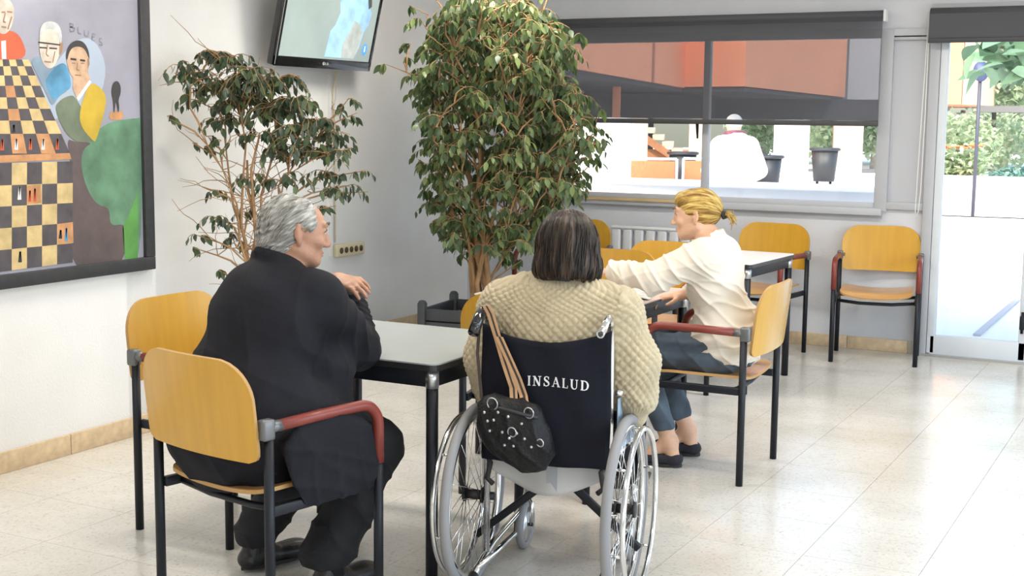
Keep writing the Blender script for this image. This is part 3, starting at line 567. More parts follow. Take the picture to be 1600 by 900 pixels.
# faint letters B L U E S
for L_ in ([(4.374,1.944),(4.376,1.908)], [(4.374,1.944),(4.396,1.940),(4.392,1.929),(4.377,1.928)], [(4.377,1.928),(4.403,1.924),(4.398,1.910),(4.376,1.908)], [(4.422,1.931),(4.424,1.903),(4.440,1.901)], [(4.459,1.919),(4.462,1.894),(4.481,1.892),(4.486,1.918)], [(4.529,1.903),(4.509,1.908),(4.504,1.879),(4.523,1.875)], [(4.505,1.891),(4.524,1.892)], [(4.567,1.886),(4.551,1.888),(4.551,1.873),(4.566,1.868),(4.566,1.857),(4.546,1.859)]):
    pt.stroke(L_, .006, pm('faint_ink', (.19, .20, .25)), 3)
pt.done('picture')

# ---------------------------------------------------------------- outside the window
conc = mat('white_concrete', (.80, .79, .77), .8, var=.04, vscale=.8); orange_w = mat('orange_render', (.86, .35, .19), .85, var=.05, vscale=1.5)
cream_w = mat('cream_render', (.60, .44, .30), .85, var=.04); dark_soffit_and_shade = mat('dark_soffit_and_shade', (.06, .06, .065), .9); white_w = mat('white_render', (.82, .82, .80), .85, var=.03, vscale=2)
dkgrey = mat('dark_grey_plastic', (.02, .022, .026), .5)
b = MB(); b.box((-8, 40, -.07), (60, 61.4, .1)); o = b.build('yard_ground', conc, smooth=False); tag(o, kind='structure', label='bright pale paving of the yard')
b = MB(); b.box((-3.2, 15.2, -.012), (.05, 10, .02), rz=-.0); o = b.build('paving_joint', mat('joint_grey', (.45, .45, .45), .9), smooth=False); o.location = (1.72, 0, 0); tag(o, kind='structure', label='dark joint line in the yard paving')
b = MB(); b.box((-5.2, 11.3, .48), (6.0, .16, .96)); b.box((-5.2, 11.28, .985), (6.06, .28, .05), bev=.01); o = b.build('terrace_wall', white_w, smooth=False); tag(o, kind='structure', label='low white terrace wall outside the long window')
def wing(pts, z0, z1, name, m, label):
    b = MB(); b.prism(pts, z0, z1); o = b.build(name, m, smooth=False); tag(o, kind='structure', label=label); return o
wing([(-7.4, 15.3), (-10.3, 28.2), (-16, 28.2), (-16, 15.3)], 2.2, 6.0, 'upper_storey', orange_w, 'orange rendered upper storey on the left')
wing([(-7.45, 15.35), (-10.35, 28.15), (-15.9, 28.15), (-15.9, 15.35)], 2.12, 2.2, 'soffit', dark_soffit_and_shade, 'dark ceiling of the covered passage')
wing([(-9.3, 26.2), (-8.46, 26.0), (-9.42, 38), (-16, 38), (-16, 28.4)], 2.22, 7.0, 'upper_storey', orange_w, 'orange rendered upper storey on the right')
wing([(-9.3, 26.25), (-8.5, 26.05), (-9.46, 37.9), (-15.9, 37.9), (-15.9, 28.4)], 2.12, 2.2, 'soffit', dark_soffit_and_shade, 'dark ceiling of the farther passage')
wing([(-9.4, 38.2), (-7.7, 39), (-8.6, 50), (-14, 50)], 1.95, 8, 'grey_storey', mat('grey_render', (.40, .41, .43), .9), 'grey rendered storey far behind')
wing([(-8.2, 41.2), (-6.83, 41.5), (-7.5, 52), (-9, 52)], 2.08, 9, 'orange_storey', orange_w, 'orange rendered block seen through the glazed door')
wing([(-6.82, 41.6), (-6.36, 41.8), (-7.0, 52), (-7.5, 52)], 2.08, 9, 'cream_storey', cream_w, 'cream rendered strip beside the orange block')
for q0, q1, lab in (((-13.379,26.860,1.468), (-10.726,30.518,1.505), 'dark strip added for the shade in the left passage'), ((-12.066,34.332,1.500), (-8.273,37.460,1.548), 'dark strip added for the shade in the right passage')):
    a_ = Vector((q0[0], q0[1], 0)); c_ = Vector((q1[0], q1[1], 0)); d_ = c_-a_; b = MB(); m__ = (a_+c_)/2; b.box((m__.x, m__.y, 1.86), (d_.length, .3, .56), rz=math.atan2(d_.y, d_.x)); o = b.build('shade_strip', dark_soffit_and_shade, smooth=False); tag(o, kind='structure', label=lab)  # dark strips added to stand in for shade under the passage roofs
a_ = Vector((-9.862,29.842,0.450)); c_ = Vector((-6.784,32.593,0.455)); d_ = c_-a_; m__ = (a_+c_)/2; b = MB(); b.box((m__.x, m__.y, .21), (d_.length, .2, .42), rz=math.atan2(d_.y, d_.x)); o = b.build('low_wall', mat('asphalt_grey', (.16, .16, .165), .9), smooth=False); tag(o, kind='structure', label='low dark grey wall behind the bins')
# joints on the upper storeys and the passage's inner wall
b = MB(); b.box((-9.0, 22.3, 4.1), (.12, .10, 3.8), rz=.22); o = b.build('downpipe', mat('brown_pipe', (.28, .12, .08), .6), smooth=False); tag(o, 'brown downpipe running down the orange upper storey', 'downpipe')
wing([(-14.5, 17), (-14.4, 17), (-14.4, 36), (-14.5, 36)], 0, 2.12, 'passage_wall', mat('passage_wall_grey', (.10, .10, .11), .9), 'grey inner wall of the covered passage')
for p0, w_, m_, lab in (((-5.896,13.283,1.172), .58, white_w, 'broad white pillar at the left end of the terrace'), ((-6.126,14.857,1.138), .20, cream_w, 'narrow cream pillar beside the broad white one'), ((-7.618,26.503,1.016), .70, white_w, 'white pillar between the two dark bins'), ((-6.856,28.035,1.009), .60, cream_w, 'cream pillar right of the farther bin'), ((-9.560,22.090,1.726), .14, orange_w, 'thin orange post under the passage roof'), ((-6.861,18.991,1.044), .30, cream_w, 'cream pillar right behind the window mullion')):
    hh_ = 2.12 if m_ is orange_w else 1.56
    b = MB(); b.box((0, 0, hh_/2), (w_, w_*.7, hh_), rz=.3, bev=.01); b.box((0, 0, .04), (w_+.04, w_*.7+.04, .08), rz=.3)
    o = b.build('pillar', m_); o.location = (p0[0], p0[1], 0); tag(o, lab, 'pillar')
# stair with brown side seen inside the passage
sx, sy, _ = (-8.762,22.510,0.937)
stt = empty('outdoor_staircase', (sx, sy, 0), .35, 'brown and white outdoor staircase inside the passage', 'staircase')
for i in range(7):
    b = MB(); b.box((.55-i*.17, 0, .75+i*.12), (.2, .8, .10), bev=.005); b.build('step', cream_w, stt)
b = MB(); b.prism([(-.75, 1.55), (.65, .62), (.65, .50), (-.75, 1.38)], -.44, -.40, 'XZ'); b.build('stringer', mat('brown_wood', (.32, .13, .05), .6, var=.15), stt, smooth=False)
b = MB(); b.box((.0, -.3, .87), (1.5, .06, .30), bev=.004); b.build('board', MATS['brown_wood'], stt)
b = MB(); b.box((0, .2, .30), (1.6, .1, .6)); b.build('back_wall', cream_w, stt, smooth=False)
for k in range(3):
    b = MB(); b.box((0, -.35, .25+k*.16), (1.6, .03, .05)); b.build('rail', mat('grey_rail', (.30, .31, .33), .5), stt, smooth=False)
def sling_chair(p, rz, lab):
    t = empty('garden_chair', (p[0], p[1], 0), rz, lab, 'chair', 'orange garden chairs on the terrace')
    m_o = mat('orange_fabric', (.52, .13, .05), .8, var=.05); wf = mat('white_tube', (.8, .8, .8), .4)
    b = MB(); b.box((0, .0, .86), (.54, .02, .42), rot=Matrix.Rotation(R(-14), 3, 'X'), bev=.004); b.build('backrest', m_o, t)
    b = MB(); b.box((0, -.28, .45), (.54, .5, .02), bev=.004); b.build('seat', m_o, t)
    for s in (-1, 1):
        b = MB(); b.tube([(s*.29, -.5, 0), (s*.29, -.5, .45), (s*.29, -.06, .45), (s*.29, .06, 1.09)], .016, 8); b.build('leg', wf, t)
        b = MB(); b.tube([(s*.29, .1, 0), (s*.29, -.1, .45)], .016, 8); b.build('leg', wf, t)
    b = MB(); b.cyl((-.29, .06, 1.09), (.29, .06, 1.09), .016); b.build('top_tube', wf, t)
p = (-5.800,14.463,0.989); sling_chair(p, .35, 'whole orange garden chair left of the window mullion')
p = (-5.288,14.959,0.989); sling_chair(p, .30, 'orange garden chair partly hidden by the window mullion')
def bin_(p, lab, h=1.12):
    t = empty('litter_bin', (p[0], p[1], 0), 0, lab, 'bin', 'dark litter bins in the yard')
    b = MB(); b.tube([(0, 0, h-.44), (0, 0, h-.02)], [.14, .18], 16); b.build('bucket', dkgrey, t)
    b = MB(); b.ring((0, 0, h-.01), (0, 0, 1), .19, .02, 20, 8); b.build('rim', dkgrey, t)
    for s in (-1, 1):
        b = MB(); b.cyl((s*.09, 0, 0), (s*.09, 0, h-.42), .02, 8); b.build('post', dkgrey, t)
    return t
bin_((-4.824,15.769,0.979), 'dark litter bin right behind the person in white outside')
bin_((-4.673,17.883,0.941), 'dark litter bin on posts between the two pale pillars', 1.18)
bin_((-6.187,16.520,1.022), 'dark litter bin behind the orange chairs, left of the mullion', 1.12)
# round sign on a pole
p = (-3.508,23.017,1.042)
t = empty('round_sign', (p[0], p[1], 0), .3, 'round blue-grey sign on a tall grey pole beyond the door', 'sign')
b = MB(); b.cyl((0, 0, 0), (0, 0, 2.55), .03, 10); b.build('pole', mat('sign_grey', (.05, .055, .08), .5), t)
b = MB(); b.tube([(0, -.05, 2.38), (0, -.03, 2.38)], .125, 24, squash=(1, 1.35)); b.build('disc', mat('sign_blue', (.05, .07, .16), .4), t)
# leaves: one shape shared by everything that grows here
def leaf_mesh(name, m, L_=1.0, w_=.22, fold=.06, curl=.16):
    V = []; F = []; n = 5
    for i in range(n+1):
        t_ = i/n; w = w_*(sin(pi*t_**.78))**.9 if 0 < i < n else .004; z = -curl*t_*t_*L_
        V += [(-w, t_*L_, z+fold*w/w_*.5), (0, t_*L_, z), (w, t_*L_, z+fold*w/w_*.5)]
    for i in range(n):
        a = i*3; F += [(a, a+1, a+4, a+3), (a+1, a+2, a+5, a+4)]
    me = bpy.data.meshes.new(name); me.from_pydata(V, [], F); me.materials.append(m); me.shade_smooth(); return me
def scatter_mesh(src, mats4):
    """joins many copies of a leaf into one mesh"""
    n = len(src.vertices); co = np.empty(n*3, np.float32); src.vertices.foreach_get('co', co); co = co.reshape(-1, 3)
    F = np.array([list(p_.vertices) for p_ in src.polygons]); A = np.array([[list(r_) for r_ in m_] for m_ in mats4], np.float32)
    V = np.einsum('kij,nj->kni', A[:, :3, :3], co)+A[:, None, :3, 3]
    Q = (F[None]+np.arange(len(A))[:, None, None]*n).reshape(-1, 4)
    return V.reshape(-1, 3), Q
def leafmat(name, c1, c2, rough=.42, back=.25):
    m = bpy.data.materials.new(name); m.use_nodes = True; N = m.node_tree.nodes; L = m.node_tree.links; b = N['Principled BSDF']
    geo = N.new('ShaderNodeNewGeometry'); oi = N.new('ShaderNodeObjectInfo'); ad = N.new('ShaderNodeMath'); ad.operation = 'ADD'
    L.new(geo.outputs['Random Per Island'], ad.inputs[0]); L.new(oi.outputs['Random'], ad.inputs[1]); fr = N.new('ShaderNodeMath'); fr.operation = 'FRACT'; L.new(ad.outputs[0], fr.inputs[0])
    rp = N.new('ShaderNodeValToRGB'); rp.color_ramp.elements[0].color = (*c1, 1); rp.color_ramp.elements[1].color = (*c2, 1); L.new(fr.outputs[0], rp.inputs[0]); rp.color_ramp.elements[0].position = .35
    L.new(rp.outputs[0], b.inputs['Base Color']); b.inputs['Roughness'].default_value = rough
    tl = N.new('ShaderNodeBsdfTranslucent'); mx = N.new('ShaderNodeMixShader'); mx.inputs[0].default_value = back; out = N['Material Output']
    L.new(rp.outputs[0], tl.inputs[0]); L.new(b.outputs[0], mx.inputs[1]); L.new(tl.outputs[0], mx.inputs[2]); L.new(mx.outputs[0], out.inputs['Surface']); return m
def rotm(d, roll_):
    d = Vector(d).normalized(); up = Vector((0, 0, 1)) if abs(d.z) < .95 else Vector((1, 0, 0)); x = d.cross(up).normalized(); z = x.cross(d)
    return Matrix((x, d, z)).transposed() @ Matrix.Rotation(roll_, 3, 'Y')
hazy_yard_leaf = leafmat('hazy_yard_leaf', (.34, .46, .27), (.66, .72, .50), .7, .45)  # outdoor haze and glare put into the colour: leaves paled
def bush(p, rx, rz_, z0, n, size, lab, seed, name='bush', cat='bush', trunk=None, m=None):
    q = random.Random(seed); t = empty(name, (p[0], p[1], 0), 0, lab, cat, 'plants in the yard')
    src = leaf_mesh('leaf_card', m or hazy_yard_leaf, size, size*.3); ms = []
    for _ in range(n):
        a = q.uniform(0, 2*pi); c_ = q.uniform(-1, 1); rr = q.random()**.4; s_ = math.sqrt(1-c_*c_)
        pos = Vector((cos(a)*s_*rx*rr, sin(a)*s_*rx*rr, z0+rz_+c_*rz_*rr)); d = Vector((q.gauss(0, 1), q.gauss(0, 1), q.gauss(-.2, .8)))
        ms.append(Matrix.Translation(pos) @ rotm(d, q.uniform(-.8, .8)).to_4x4())
    V, Q = scatter_mesh(src, ms); o = link('foliage', npmesh('foliage', V, Q), m or hazy_yard_leaf, t); o['kind'] = 'stuff'
    b = MB()
    if trunk: b.tube([Vector(a) for a in trunk], [.16, .12, .09][:len(trunk)], 10)
    else: b.tube([(0, 0, -.02), (0, 0, z0+rz_*.8)], [.05, .02], 8)
    b.build('trunk' if trunk else 'stem', mat('pale_bark', (.42, .36, .30), .9, var=.2), t)
    return t
bush((-5.102,31.219,0.854), .95, .75, .35, 900, .16, 'round pale green shrub left of the sign pole', 1)
bush((-4.740,33.669,0.892), 1.0, .8, .3, 900, .16, 'pale green shrub right of the sign pole', 2)
bush((-6.143,48.753,2.684), 2.1, 2.2, 1.3, 2600, .30, 'large pale green tree filling the top of the door view', 3, 'tree', 'tree', [(-.4, 0, 0), (-.1, 0, 1.6), (.4, 0, 4)])
bush((-8.559,52.002,1.578), 2.6, .75, .3, 1500, .28, 'wide green tree behind the sign pole', 8, 'tree', 'tree', [(0, 0, 0), (0, 0, 1), (.1, 0, 2)])
bush((-2.018,17.020,2.247), .75, .38, 2.0, 160, .34, 'dark broad-leaved tree hanging in the top right of the door', 4, 'tree', 'tree', [(.9, 0, 0), (.75, 0, 1.3), (.2, 0, 2.5)], leafmat('broad_leaf', (.08, .17, .09), (.25, .42, .25), .5, .3))
bush((-3.196,25.441,0.602), .45, .16, .42, 420, .12, 'low blue-green plant by the kerb at the right edge', 5, m=leafmat('bluegreen_leaf', (.14, .30, .24), (.30, .48, .38), .6, .3))
bush((-13.170,49.574,0.453), 3.6, 1.3, .2, 2400, .30, 'wide green hedge tree seen between the pale pillars', 6, 'tree', 'tree', [(0, 0, 0), (0, 0, 1), (.1, 0, 2)])
bush((-12.370,39.824,0.827), .9, .8, .5, 700, .2, 'small green tree behind the person in white', 7, 'tree', 'tree', [(0, 0, 0), (0, 0, .8), (.1, 0, 1.4)])
bush((-9.274,41.453,0.766), 1.2, .9, .4, 900, .2, 'pale green tree at the right end of the long window', 9, 'tree', 'tree', [(0, 0, 0), (0, 0, .8), (.1, 0, 1.4)])
fm = mat('orange_petals', (.95, .20, .06), .6)
p = (-4.404,27.065,1.046)
t = empty('flower_planter', (p[0], p[1], 0), .3, 'terracotta planter with orange flowers beyond the door', 'planter')
b = MB(); b.tube([(0, 0, 0), (0, 0, .42), (0, 0, .48)], [.24, .36, .38], 18); b.build('pot', mat('pale_terracotta', (.80, .48, .30), .8), t)
V, Q = scatter_mesh(leaf_mesh('planter_leaf', hazy_yard_leaf, .16, .04), [Matrix.Translation((rnd.uniform(-.42, .42), rnd.uniform(-.3, .3), rnd.uniform(.45, 1.0))) @ rotm((rnd.gauss(0, 1), rnd.gauss(0, 1), rnd.gauss(.4, .6)), 0).to_4x4() for _ in range(500)])
o = link('foliage', npmesh('foliage', V, Q), hazy_yard_leaf, t); o['kind'] = 'stuff'
for k in range(9):
    b = MB(); c_ = (-.34+k*.085, rnd.uniform(-.2, .1), 1.07+rnd.uniform(-.03, .05))
    for j in range(5): b.ball((c_[0]+.035*cos(j*1.257), c_[1]+.035*sin(j*1.257), c_[2]), .035, 8, 5, (1, 1, .6))
    b.ball(c_, .02, 8, 5); b.build('flower', fm, t)
b = MB(); b.box((-3.6, 23.3, .30), (6.5, .3, .60), rz=.1, bev=.02); b.box((-3.6, 23.3, .63), (6.6, .4, .06), rz=.1); o = b.build('planting_kerb', white_w, smooth=False); tag(o, kind='structure', label='low white kerb wall of the planting bed')
b = MB(); p = (-3.444,32.092,1.942); b.box((0, 0, 1.85), (2.6, 1.8, .14)); o = b.build('shelter_roof', mat('shelter_grey', (.13, .13, .13), .8), smooth=False)
for s in (-1, 1):
    b = MB(); b.cyl((s*1.1, 0, 0), (s*1.1, 0, 1.8), .05, 10); q = b.build('post', MATS['shelter_grey'], o)
o.location = (p[0], p[1], 0); tag(o, 'flat grey shelter roof on posts beyond the door', 'shelter')

# ---------------------------------------------------------------- the two ficus trees
ficus_leaf = leafmat('ficus_leaf', (.05, .082, .052), (.12, .17, .07), .33, .25)
ficus_leaf2 = leafmat('ficus_leaf_light', (.075, .125, .055), (.25, .33, .12), .35, .35)
bark = mat('tan_bark', (.40, .24, .12), .85, var=.2, vscale=14, bump=.4, bscale=60)
FW = Vector((-sin(yaw), cos(yaw), 0)); RT = Vector((cos(yaw), sin(yaw), 0))
def ficus(root, base, stems, clusters, leafL, seed, dj, lm, bare=0):
    """root: Empty; stems: list of polylines (world); clusters: (world point, radius, leaves)"""
    q = random.Random(seed); org = Vector(root.location); L = []; bm_ = MB(); anchors = []
    for k, (pl, r0) in enumerate(stems):
        pts = [Vector(p_)-org for p_ in pl]; n = len(pts)
        b = MB(); b.tube(pts, [r0*(1-.72*i/(n-1)) for i in range(n)], 8); b.build('stem', bark, root)
        for i in range(n-1):
            for t_ in (0, .33, .66): anchors.append((pts[i].lerp(pts[i+1], t_), r0*(1-.72*(i+t_)/(n-1))))
    for (c, rad, nl) in clusters:
        c = Vector(c)+FW*q.gauss(0, dj); c.x = max(c.x, X2+.22); c = c-org
        best = min(anchors, key=lambda a: (a[0]-c).length+max(0, a[0].z-c.z+.12)*3+q.uniform(0, .12)); a0 = best[0]
        mid = a0.lerp(c, .5)+Vector((q.gauss(0, .03), q.gauss(0, .03), .10*(c-a0).length+.02)); br = [a0, a0.lerp(mid, .55)+Vector((0, 0, .02)), mid, c+Vector((0, 0, .03))]
        bm_.tube(br, [min(best[1]*.55, .009), .006, .0045, .002], 5, cap=False)
        anchors.append((mid, .007)); nt = max(1, int(nl/5)); 
        for k in range(nt):
            st = mid.lerp(br[3], q.uniform(.3, 1)) if nt > 1 else br[3]
            a = q.uniform(0, 2*pi); d = Vector((cos(a), sin(a), 0)); ln = rad*q.uniform(.5, 1.1)
            tw = []
            for i in range(6):
                s_ = i/5; tw.append(st+d*ln*s_+Vector((0, 0, .28*ln*sin(pi*s_*.6)-.65*ln*s_*s_))+Vector((q.gauss(0, .006), q.gauss(0, .006), 0)))
            bm_.tube(tw, [.0026, .0023, .002, .0018, .0015, .001], 4, cap=False)
            m = nl/nt
            for i in range(int(m)+(q.random() < m % 1)):
                s_ = .15+.85*(i+q.random()*.6)/max(1, m); s_ = min(s_, .999); j = int(s_*5); p_ = tw[j].lerp(tw[j+1], s_*5-j)
                sd_ = d.cross(Vector((0, 0, 1)))*(1 if i % 2 else -1); dd = sd_*q.uniform(.2, .7)+d*q.uniform(0, .6)+Vector((0, 0, q.uniform(-1.4, -.35)))
                L.append((p_, dd, leafL*q.uniform(.72, 1.15), q.uniform(-1.2, 1.2)))
    for k in range(bare):
        a0 = q.choice(anchors); 
        if a0[0].z < .55: continue
        a = q.uniform(0, 2*pi); d = Vector((cos(a), sin(a), q.uniform(.1, 1.1))).normalized(); ln = q.uniform(.15, .42); p_ = a0[0].copy(); tw = [p_.copy()]
        for i in range(6): d = (d+Vector((q.gauss(0, .25), q.gauss(0, .25), q.gauss(0, .2)))).normalized(); p_ = p_+d*ln/6; tw.append(p_.copy())
        if (p_+org).x < X2+.06 or ((p_+org).x < XL+.08 and (p_+org).y < YP+.08): continue
        bm_.tube(tw, [.003, .0028, .0025, .002, .0018, .0015, .001], 4, cap=False)
    src = leaf_mesh('ficus_leaf', lm, 1, .235, .10, .15)
    def clear(p_):   # no leaf pokes through a wall, the window or a blind
        w_ = p_+org; return w_.x > X2+.07 and w_.y < 8.90 and not (w_.y < YP+.08 and w_.x < XL+.10)
    L = [l for l in L if clear(l[0]) and clear(l[0]+Vector(l[1]).normalized()*l[2])]
    L.sort(key=lambda l: (l[0]).dot(FW)-abs(q.gauss(0, .05)))
    mt4 = [Matrix.Translation(p_) @ rotm(dd, ro).to_4x4() @ Matrix.Scale(s_, 4) for p_, dd, s_, ro in L]
    pick = set(sorted(range(len(L)), key=lambda i: L[i][0].dot(FW)-L[i][2])[:300])
    for i in sorted(pick):
        o = bpy.data.objects.new('leaf', src); C.objects.link(o); o.parent = root; o.matrix_local = mt4[i]
    V, Q = scatter_mesh(src, [mt4[i] for i in range(len(L)) if i not in pick])
    o = link('foliage', npmesh('foliage', V, Q), lm, root); o['kind'] = 'stuff'
    o = bm_.build('twigs', bark, root); o['kind'] = 'stuff'
    return len(L)
# first ficus: thin, umbrella-shaped, behind the seated man
b1 = Vector((-4.66, 5.77, 0)); f1 = empty('ficus', b1, 0, 'sparse umbrella-shaped ficus with bare tan twigs under the television', 'tree', 'indoor ficus trees')
b = MB(); b.tube([(0, 0, .0), (0, 0, .02), (0, 0, .30), (0, 0, .33), (0, 0, .33)], [.15, .16, .21, .22, .19], 24); b.build('pot', mat('dark_pot', (.06, .06, .065), .6), f1)
b = MB(); b.tube([(0, 0, .29), (0, 0, .315)], .19, 20); b.build('soil', mat('soil', (.06, .04, .025), .95, var=.3, vscale=40), f1)
st1 = []
for k, tgt in enumerate([(-4.704,5.807,1.303), (-4.608,5.767,1.445), (-4.882,5.792,1.423), (-4.615,5.933,1.514), (-4.721,5.764,1.616), (-4.827,5.596,1.443), (-4.461,5.958,1.341)]):
    tg = Vector(tgt); a = k*2.4; s0 = b1+Vector((.035*cos(a), .035*sin(a), .3))
    h = Vector((b1.x, b1.y, 0)); pts = [s0]
    for i in range(1, 7):
        t_ = i/6; w = t_**2.2; pts.append(Vector((s0.x+(tg.x-s0.x)*w+.016*sin(i*2.1+k), s0.y+(tg.y-s0.y)*w+.016*cos(i*1.7+k), s0.z+(tg.z-s0.z)*t_)))
    st1.append((pts, [.021, .018, .013, .013, .012, .010, .010][k]))
cl1 = []
for (p_, r_, n_) in [((-5.007,5.648,1.793),.14,34), ((-5.068,5.581,1.681),.09,12), ((-5.096,5.680,1.736),.1,14), ((-4.860,5.725,1.864),.14,50), ((-4.749,5.750,1.839),.13,34), ((-4.858,5.692,1.701),.16,55), ((-4.674,5.846,1.763),.16,80), ((-4.520,5.870,1.729),.15,70), ((-4.736,5.756,1.633),.18,95), ((-4.865,5.801,1.529),.14,30), ((-4.444,5.910,1.620),.16,75), ((-4.520,5.757,1.566),.18,80), ((-4.336,5.967,1.500),.14,55), ((-4.289,6.048,1.431),.12,32), ((-4.197,6.040,1.616),.07,12), ((-4.166,6.056,1.537),.05,6), ((-4.322,5.974,1.351),.14,34), ((-4.475,6.007,1.393),.14,36), ((-4.167,6.056,1.346),.08,9), ((-4.115,6.083,1.224),.07,9), ((-4.115,6.083,1.101),.06,6), ((-4.243,6.072,1.132),.10,22), ((-4.262,6.006,1.029),.08,12), ((-4.338,5.966,1.221),.12,20), ((-4.981,5.627,1.398),.05,4), ((-5.072,5.580,1.508),.06,5), ((-5.056,5.588,1.363),.03,1), ((-4.901,5.669,1.344),.05,4), ((-4.811,5.717,1.380),.05,4), ((-4.554,5.852,1.341),.14,30), ((-4.509,5.876,1.202),.12,20), ((-4.883,5.679,1.127),.06,7), ((-4.855,5.694,0.969),.10,14), ((-4.928,5.655,0.873),.06,6), ((-4.836,5.760,0.859),.07,8), ((-4.979,5.628,0.790),.03,3), ((-4.831,5.706,0.668),.03,4), ((-4.740,5.811,1.020),.08,10), ((-4.686,5.782,1.200),.12,14), ((-4.763,5.742,0.846),.06,5), ((-4.615,5.820,1.427),.16,26), ((-4.476,5.893,1.464),.14,40), ((-4.689,5.781,1.720),.16,60), ((-4.971,5.689,1.597),.1,9)]:
    cl1.append((p_, r_, n_))
n1 = ficus(f1, b1, st1, [(p_, r_*1.3, n_*1.7) for p_, r_, n_ in cl1], .058, 5, .10, ficus_leaf, 170)
# second ficus: full crown, in the slatted planter near the corner
pc = Vector((-4.136,7.338,0.360)); pc.z = 0
pr = .12
pl = empty('planter', pc, pr, 'square dark grey slatted planter at the foot of the big ficus', 'planter')
pm_ = mat('dark_grey_planter', (.06, .065, .075), .6, var=.1)
pw, ph = .50, .36
for s1 in (-1, 1):
    for s2 in (-1, 1):
        b = MB(); b.box((s1*pw/2, s2*pw/2, ph/2+.015), (.05, .05, ph+.03), bev=.006); b.ball((s1*pw/2, s2*pw/2, ph+.03), .027, 10, 6, (1, 1, .6)); b.build('post', pm_, pl)
for k in range(4):
    z = .05+k*.082+.02
    for s in (-1, 1):
        b = MB(); b.box((0, s*pw/2, z), (pw-.05, .02, .074), bev=.006); b.build('slat', pm_, pl)
        b = MB(); b.box((s*pw/2, 0, z), (.02, pw-.05, .074), bev=.006); b.build('slat', pm_, pl)
b = MB(); b.box((0, 0, .27), (pw-.05, pw-.05, .02)); b.build('soil', MATS['soil'], pl, smooth=False)
b = MB(); b.box((0, 0, .03), (pw-.04, pw-.04, .03)); b.build('bottom', pm_, pl, smooth=False)
d2 = pc.dot(FW)
b2 = pc+Vector((.03, .0, .28)); f2 = empty('ficus', b2, 0, 'tall bushy ficus with a full dark green crown in the corner by the window', 'tree', 'indoor ficus trees')
"""DEPTH %s"""
st2 = []
q2 = random.Random(11)
for k, (dx, dz) in enumerate([(-.16, 1.2), (.05, 1.75), (.25, 1.35), (-.32, 1.0), (.42, 1.0), (-.05, 1.5), (.15, 1.0), (-.2, 1.6), (.3, .75)]):
    s0 = b2+RT*(.05*cos(k*2.4))+FW*(.05*sin(k*2.4)); tg = b2+RT*dx+FW*(.28*sin(k*2.1))+Vector((0, 0, dz)); pts = []
    for i in range(7):
        t_ = i/6; w = t_**1.8; pts.append(s0.lerp(tg, w)+Vector((.02*sin(i*2+k), .02*cos(i*1.6+k), 0))); pts[-1].z = s0.z+(tg.z-s0.z)*t_
    st2.append((pts, [.036, .030, .018, .016, .018, .024, .012, .014, .012][k]))
cl2 = []
def env(y):   # crown outline: height in px to left and right edges
    tab = [(30, 700, 830), (60, 675, 865), (100, 652, 890), (150, 635, 905), (200, 642, 925), (250, 655, 935), (300, 655, 925), (340, 665, 905), (380, 672, 870), (415, 700, 840)]
    for a, c in zip(tab[:-1], tab[1:]):
        if a[0] <= y <= c[0]:
            t_ = (y-a[0])/(c[0]-a[0]); return a[1]+(c[1]-a[1])*t_, a[2]+(c[2]-a[2])*t_
def P2(x_, y_):   # crown coordinates (outline units) to metres around the tree
    return pc+RT*((x_-741)*SC)+Vector((0, 0, Z0-(y_-440)*SC))
SC = d2/2075.7; Z0 = 0.62
n_ = 0
while n_ < 560:
    y_ = q2.uniform(38, 412); l_, r_ = env(y_); x_ = q2.uniform(l_+14, r_-14); dep = (1-((x_-(l_+r_)/2)/((r_-l_)/2))**2)**.5
    w_ = 1 if y_ < 330 else .6
    if q2.random() > w_: continue
    cl2.append((P2(x_, y_)+FW*(q2.uniform(-.55, .55)*dep), .15, q2.randint(13, 19))); n_ += 1
for (x_, y_, r_, k_) in [(672, 12, .08, 6), (700, 35, .08, 7), (722, 22, .06, 5), (745, 12, .06, 5), (790, 12, .07, 6), (812, 30, .07, 7), (860, 8, .07, 6), (845, 30, .06, 6), (600, 138, .06, 7), (632, 128, .06, 6), (655, 70, .08, 8), (640, 108, .07, 8), (650, 285, .09, 16), (655, 330, .07, 14), (672, 385, .08, 12), (690, 400, .08, 12), (668, 350, .08, 12), (725, 425, .09, 12), (800, 420, .10, 14), (785, 440, .08, 8), (815, 440, .07, 8), (940, 250, .06, 6), (935, 205, .06, 6), (930, 280, .06, 6), (895, 90, .07, 9), (640, 50, .05, 4), (765, 55, .1, 14), (720, 60, .1, 14)]:
    cl2.append((P2(x_, y_), r_, k_))
n2 = ficus(f2, b2, st2, cl2, .066, 9, .06, ficus_leaf2)
print('leaves', n1, n2, 'd2', d2, 'pc', pc)

